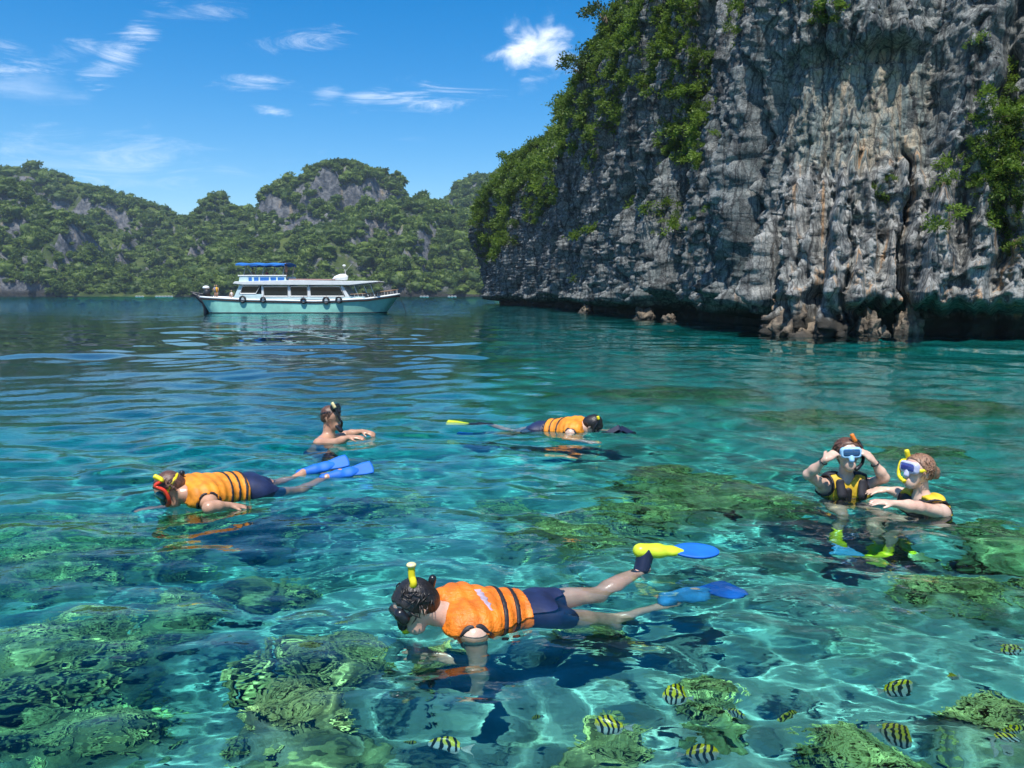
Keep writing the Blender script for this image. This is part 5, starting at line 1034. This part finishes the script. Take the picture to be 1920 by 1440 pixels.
def build_fish():
    parts = fish_meshes(); names = ('body', 'tail_fin', 'dorsal_fin', 'anal_fin', 'pectoral_fin', 'eye')
    tints = [fish_material('fish_yellow', (.62, .52, .01), (.34, .42, .40)), fish_material('fish_pale', (.62, .58, .06), (.46, .58, .60)), fish_material('fish_dim', (.55, .46, .03), (.28, .34, .32)), fish_material('fish_olive', (.45, .38, .03), (.30, .32, .10))]
    fins = simple('fish_fin', (.30, .36, .34), .4, .2, 60); eye_m = simple('fish_eye', (.01, .01, .01), .1)
    for k, (px, py, L, dep, head, tint, label) in enumerate(FISH):
        Y = on_water(px, py)[1]; p = uw(px, py, Y)
        for _ in range(8): Y += (p[2] + dep) * .9; p = uw(px, py, Y)
        size = L / FPX * np.linalg.norm(p - (0, 0, CAMH)) / .205 * random.uniform(.62, .74)
        e = empty('reef_fish', p); e.rotation_euler = ((-.45 if abs(((head + 90) % 360) - 90) < 90 else .45) + random.uniform(-.12, .12), random.uniform(-.1, .1), math.radians(head + random.uniform(-22, 22))); e.scale = (size,) * 3; tag(e, label, 'fish', 'striped reef fish')
        for nm, me in zip(names, parts):
            for sgn in ((-1, 1) if nm in ('eye', 'pectoral_fin') else (0,)):
                o = bpy.data.objects.new(nm, me); C.objects.link(o); o.parent = e; o.cycles.is_caustics_receiver = True
                if nm == 'eye': o.location = (-.066, sgn * .0072, .006)
                if nm == 'pectoral_fin': o.location = (0, sgn * .0125, 0); o.rotation_euler = (0, 0, sgn * .35)
                if not me.materials: me.materials.append(None)
                o.material_slots[0].link = 'OBJECT'; o.material_slots[0].material = tints[tint] if nm in ('body', 'dorsal_fin') else eye_m if nm == 'eye' else fins
build_fish()

# ------------------------------------------------------------------ coral heads that stand out on the reef
def coral_material(name, base, tip):
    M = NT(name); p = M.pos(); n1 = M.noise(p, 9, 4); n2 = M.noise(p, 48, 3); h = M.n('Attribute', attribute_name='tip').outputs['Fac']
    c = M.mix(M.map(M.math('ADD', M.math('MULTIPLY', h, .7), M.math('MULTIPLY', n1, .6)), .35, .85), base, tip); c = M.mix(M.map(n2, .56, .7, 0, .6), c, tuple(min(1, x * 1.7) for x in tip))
    M.pbr(c, .85, M.bump(n2, .5, .01), **{'Specular IOR Level': .15}); return M.m
CORAL = [  # px, py, radius m, height m, kind, label
    (90, 1215, .42, .34, 'branch', 'broad thicket of yellow branching coral at the left edge of the reef'), (220, 1255, .34, .26, 'branch', 'yellow branching coral clump right beside the left edge thicket'), (60, 1300, .30, .24, 'lump', 'rounded brown coral head below the left edge thicket'), (330, 1180, .28, .22, 'lump', 'low rounded coral head behind the left branching clumps'),
    (480, 1115, .24, .28, 'lump', 'dark isolated coral boulder left of the front snorkeller\'s head'), (560, 1230, .30, .22, 'branch', 'branching coral clump left below the front snorkeller\'s mask'), (600, 1360, .36, .30, 'lump', 'big rounded coral head left of the pale striped fish'), (190, 1400, .34, .22, 'plate', 'flat plate coral in the lower left of the picture'),
    (1330, 930, .50, .20, 'lump', 'wide dark green coral mound between the front snorkeller and the women'), (1230, 905, .34, .16, 'lump', 'smaller coral mound on the left flank of the wide dark mound'), (1860, 1405, .30, .20, 'branch', 'branching coral under the fish in the lower right corner'), (1340, 1345, .22, .12, 'plate', 'plate coral under the large yellow striped fish'), (1120, 1420, .20, .12, 'lump', 'rounded coral head on the bottom edge below the bright yellow backed fish'), (1880, 1030, .36, .18, 'lump', 'coral mound beyond the right edge fish'), (1600, 1425, .22, .13, 'plate', 'plate coral on the bottom edge below the dark striped fish')]
_bx = np.linspace(-6, 6, 241); _by = np.linspace(2, 16, 281); _bz = bed(*np.meshgrid(_bx, _by), detail=False)[0]
def bed_at(x, y): return float(_bz[int(np.clip((y - 2) / .05, 0, 280)), int(np.clip((x + 6) / .05, 0, 240))])
def build_corals():
    r = np.random.default_rng(31); mats = {'branch': coral_material('coral_branching', (.14, .11, .04), (.55, .47, .16)), 'lump': coral_material('coral_massive', (.11, .10, .045), (.36, .32, .13)), 'plate': coral_material('coral_plate', (.10, .10, .05), (.34, .34, .14))}
    for px, py, rad, hgt, kind, label in CORAL:
        Y = on_water(px, py)[1]; p = uw(px, py, Y)
        for _ in range(10): Y += (p[2] - bed_at(p[0], p[1]) - hgt * .4) * .8; p = uw(px, py, Y)
        if kind != 'branch': rad *= .72; hgt *= .8
        c = np.array((p[0], p[1], bed_at(p[0], p[1]) - .04))
        if kind == 'branch':
            M_ = MB(); tips = []
            hgt *= .6; n = int(190 * (rad / .35) ** 1.3)
            for i in range(n):
                a = r.random() * 6.28; q = rad * math.sqrt(r.random()); b = c + (q * math.cos(a), q * math.sin(a), hgt * .25 * (1 - (q / rad) ** 2)); d = nrm((math.cos(a) * q / rad * .9 + r.normal() * .35, math.sin(a) * q / rad * .9 + r.normal() * .35, 1.0)); L = hgt * r.uniform(.45, .9) * (1 - .35 * (q / rad) ** 2)
                b1 = b + d * L * .55; b2 = b1 + nrm(d + r.normal(size=3) * .45) * L * .5; b3 = b1 + nrm(d + r.normal(size=3) * .7) * L * .4; r0 = .012
                s0 = len(M_.V); M_.tube([b - d * .05, b1, b2], [r0 * 1.25, r0, r0 * .62], 6); M_.tube([b1, b3], [r0 * .85, r0 * .55], 5)
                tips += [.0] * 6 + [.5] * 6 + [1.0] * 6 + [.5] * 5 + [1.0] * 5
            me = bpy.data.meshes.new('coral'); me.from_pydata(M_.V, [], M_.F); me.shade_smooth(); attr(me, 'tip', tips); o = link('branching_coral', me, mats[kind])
        else:
            bm = bmesh.new(); bmesh.ops.create_icosphere(bm, subdivisions=5, radius=1); V = np.array([v.co[:] for v in bm.verts]); T = np.array([[v.index for v in f.verts] for f in bm.faces]); bm.free(); s = r.random() * 50
            N = V.copy(); V = V * (rad, rad, hgt); big = fbm(N[:, 0] * 1.6 + s, N[:, 1] * 1.6, N[:, 2] * 1.6, 3); k1, _, _ = cells(V[:, 0] * 11 + s, V[:, 1] * 11, V[:, 2] * 11); k2, _, _ = cells(V[:, 0] * 28 + s, V[:, 1] * 28, V[:, 2] * 28, 3)
            if kind == 'plate': V[:, 2] = V[:, 2] * .55 + hgt * .35 * np.sin(np.hypot(V[:, 0], V[:, 1]) * 24 + big * 3) * (N[:, 2] > 0)
            V = V + N * (.30 * rad * big + .10 * (.7 - k1) + .05 * (.6 - k2))[:, None]
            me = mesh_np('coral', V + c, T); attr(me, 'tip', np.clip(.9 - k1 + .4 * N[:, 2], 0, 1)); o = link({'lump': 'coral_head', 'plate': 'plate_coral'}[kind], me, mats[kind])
        tag(o, label, 'coral', 'corals on the sea bed')
build_corals()
def build_coral_garden():
    """the small tufts of coral between the big heads, too many to tell apart"""
    r = np.random.default_rng(61); n = 60000; x = r.uniform(-5.5, 5.5, n); y = 2.1 + 9 * r.random(n) ** 1.3; Z, R = bed(x[None], y[None], detail=False); keep = (r.random(n) < R[0] ** 1.2 * sstep(11, 5, y) * (np.abs(x) < y * .75 + .6)) ; x, y, z = x[keep], y[keep], Z[0][keep]; n = len(x)
    var = []
    for k in range(6):
        q = np.random.default_rng(700 + k); M_ = MB(); tips = []
        for i in range(9 if k < 4 else 14):
            a = q.random() * 6.28; d = nrm((math.cos(a) * .8, math.sin(a) * .8, q.uniform(.35, 1.1))); b1 = d * .5; b2 = b1 + nrm(d + q.normal(size=3) * .5) * .45; b3 = b1 + nrm(d + q.normal(size=3) * .8) * .4; w = .085 if k < 4 else .14
            M_.tube([(0, 0, -.1), b1, b2], [w * 1.2, w, w * .5], 5); M_.tube([b1, b3], [w * .8, w * .45], 4); tips += [0] * 5 + [.5] * 5 + [1] * 5 + [.5] * 4 + [1] * 4
        me = bpy.data.meshes.new('tuft'); me.from_pydata(M_.V, [], M_.F); me.shade_smooth(); attr(me, 'tip', tips); var.append(me)
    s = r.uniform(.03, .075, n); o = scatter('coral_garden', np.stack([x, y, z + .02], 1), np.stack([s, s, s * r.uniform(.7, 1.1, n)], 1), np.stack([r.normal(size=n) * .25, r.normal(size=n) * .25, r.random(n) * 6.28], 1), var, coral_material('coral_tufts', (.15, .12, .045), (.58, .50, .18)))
    o.cycles.is_caustics_receiver = True; tag(o, 'low golden green coral tufts covering the reef patches', 'coral', kind='stuff')
build_coral_garden()

# ------------------------------------------------------------------ rocks at the foot of the cliff
def build_rocks():
    M = NT('shore_rock'); p = M.pos(); n1 = M.noise(p, 2.2, 6, .62); n2 = M.noise(p, 11, 5, .6); z = M.n('SeparateXYZ', {0: p}).outputs[2]
    c = M.mix(M.map(n1, .35, .65), (.06, .048, .036), (.22, .175, .125)); c = M.mix(M.map(n2, .58, .7, 0, .7), c, (.05, .045, .04)); c = M.mix(M.map(z, .25, .05), c, (.04, .036, .028))
    M.pbr(c, .85, M.bump(M.math('ADD', n1, M.math('MULTIPLY', n2, .5)), .7, .15))
    r = np.random.default_rng(41)
    for px, py, w, h, label in ((1490, 622, 1.0, .75, 'broad grey brown rock at the water line under the tallest pinnacles'), (1628, 622, .55, .75, 'jagged brown rock standing before the dark notch'), (1702, 612, .5, .95, 'pale pointed rock rising from the water at the dark cleft'), (1655, 628, .3, .3, 'small low rock just left of the pale pointed rock'), (1207, 590, .55, .8, 'tan knobbly rock under the overhang halfway along the cliff'), (1255, 598, .4, .4, 'low rock right of the tan knobbly rock'), (1100, 580, .6, .5, 'small far rock beneath the overhang')):
        Y = on_water(px, {1490: 628, 1628: 630, 1702: 630, 1655: 631, 1207: 599, 1255: 603, 1100: 587}[px])[1]; x = at(px, py, Y)[0]
        bm = bmesh.new(); bmesh.ops.create_icosphere(bm, subdivisions=5, radius=1); V = np.array([v.co[:] for v in bm.verts]); T = np.array([[v.index for v in f.verts] for f in bm.faces]); bm.free(); s = r.random() * 90; N = V.copy()
        V = V * (w, w * .8, h * 1.15); V[:, :2] *= (1 - .45 * np.clip(N[:, 2:3], 0, 1)); d1, o1, i1 = cells(V[:, 0] * 2.4 + s, V[:, 1] * 2.4, V[:, 2] * 2.0, 4); f = np.sin(i1 * 1.3) * o1[:, 0] + np.cos(i1 * 2.1) * o1[:, 2]
        V = V + N * (w * (.38 * fbm(N[:, 0] * 1.7 + s, N[:, 1] * 1.7, N[:, 2] * 1.7, 4) + .40 * f))[:, None]
        tag(link('rock', mesh_np('rock', V + (x, Y, .0), T), M.m), label, 'rock', 'rocks at the foot of the cliff')
build_rocks()

# ------------------------------------------------------------------ single shrubs that stand out on the cliff
SHRUBS = [(928, 272, 1.9, 'leaning shrub sticking out against the sky at the lowest shoulder of the crest'), (1040, 108, 1.8, 'dark shrub standing against the sky left of the white cloud'), (985, 205, 1.6, 'shrub on the crest between the two skyline shrubs'), (1075, 20, 1.6, 'topmost shrub on the skyline crest'), (930, 380, 1.6, 'bright hanging shrub near the far end of the cliff'), (915, 455, 1.2, 'lower hanging shrub near the far end of the cliff'), (1290, 185, .85, 'bright green bush halfway up the cliff in the middle'), (1265, 250, .8, 'bush hanging just below the bright middle bush'), (1330, 110, .7, 'small bush above the bright middle bush'), (1545, 22, .75, 'bright overhanging bush at the top above the stained wall'), (1500, 10, .55, 'small bush left of the bright overhanging bush'), (1868, 225, .62, 'sunlit bush sprouting at the upper right cliff edge'), (1895, 265, .7, 'sunlit bush below the upper right one'), (1900, 370, .8, 'dark full bush low at the right edge'), (1838, 85, .45, 'small sprig on the shaded wall at upper right'), (1655, 372, .32, 'small fern tuft beside the central cleft'), (1663, 345, .28, 'tiny bright tuft over the fern tuft'), (1835, 262, .35, 'yellow green sprig left of the sunlit bushes'), (1235, 395, .6, 'low grey green tuft on the middle ledge'), (1200, 60, 1.1, 'bushy clump under the skyline crest')]
def build_shrubs():
    V = CLIFF; px, py = project(V); ok = (V[..., 1] > 20) & (V[..., 1] < 150); r = np.random.default_rng(51); bark = simple('shrub_bark', (.12, .09, .06), .9, .2, 20); Nn = np.cross(np.gradient(V, axis=1), np.gradient(V, axis=0)); Nn = nrm2(Nn)
    mats = [leaf_material('shrub_leaves', (.026, .062, .010), (.16, .27, .03), .4), leaf_material('shrub_leaves_dark', (.018, .04, .010), (.08, .13, .02), .3)]
    for k, (x, y, s, label) in enumerate(SHRUBS):
        d = (px - x) ** 2 + (py - y) ** 2 + (~ok) * 1e9 + np.clip(V[..., 1] - 20, 0, None) * 1.5; j = np.unravel_index(np.argmin(d), d.shape); p = V[j]; n = Nn[j]
        e = empty('shrub', p); tag(e, label, 'shrub', 'single shrubs on the cliff')
        st = MB()
        for i in range(4):
            q = nrm(n * .7 + np.array((0, 0, .9)) + r.normal(size=3) * .45) * s * r.uniform(.5, .9); st.tube([-n * .2, q * .5 + r.normal(size=3) * .05 * s, q], [.05 * s, .035 * s, .014 * s], 6)
        o = st.build('stem', bark, None, True); o.parent = e
        lv, lf = leaf_cluster(600 + k, 620, s, .85, .155); lv = lv + n * s * .4 + np.array((0, 0, .1 * s)); o = link('foliage', mesh_np('foliage', lv, lf, False), mats[0] if k not in (1, 3, 13, 18) else mats[1]); o.parent = e
build_shrubs()

# ------------------------------------------------------------------ white floats in front of the far shore
def build_floats():
    m = simple('float_white', (.5, .52, .52), .5)
    for k, (px, L, label) in enumerate(((262, 2.4, 'long white float line close to the far shore left of the boat'), (305, 4.0, 'longer white float line next to the boat stern on the far shore'), (795, 2.2, 'short white float by the far shore right of the boat'), (845, 1.6, 'white float nearest the cliff on the far shore'))):
        Y = 425.0; x = at(px, 556, Y)[0]; e = empty('float', (x, Y, 0)); tag(e, label, 'float', 'white floats along the far shore')
        for i in range(int(L / .8) + 1): o = MB().tube([(-L + i * 1.6, 0, .12), (-L + i * 1.6 + .35, 0, .22), (-L + i * 1.6 + 1.15, 0, .22), (-L + i * 1.6 + 1.5, 0, .12)], [.12, .24, .24, .12], 8).build('float_segment', m, None, True); o.parent = e
build_floats()

# ------------------------------------------------------------------ the sea air that pales the far hills
def build_haze():
    H = NT('haze'); v = H.n('VolumePrincipled', {'Color': (0.66, 0.84, 1.0, 1), 'Density': 0.00020, 'Anisotropy': 0.2}); H.t.links.new(v.outputs[0], H.out.inputs[1])
    tag(MB().box((-480, -50, -17), (480, 905, 118)).build('haze', H.m, recv=False), kind='stuff')
build_haze()
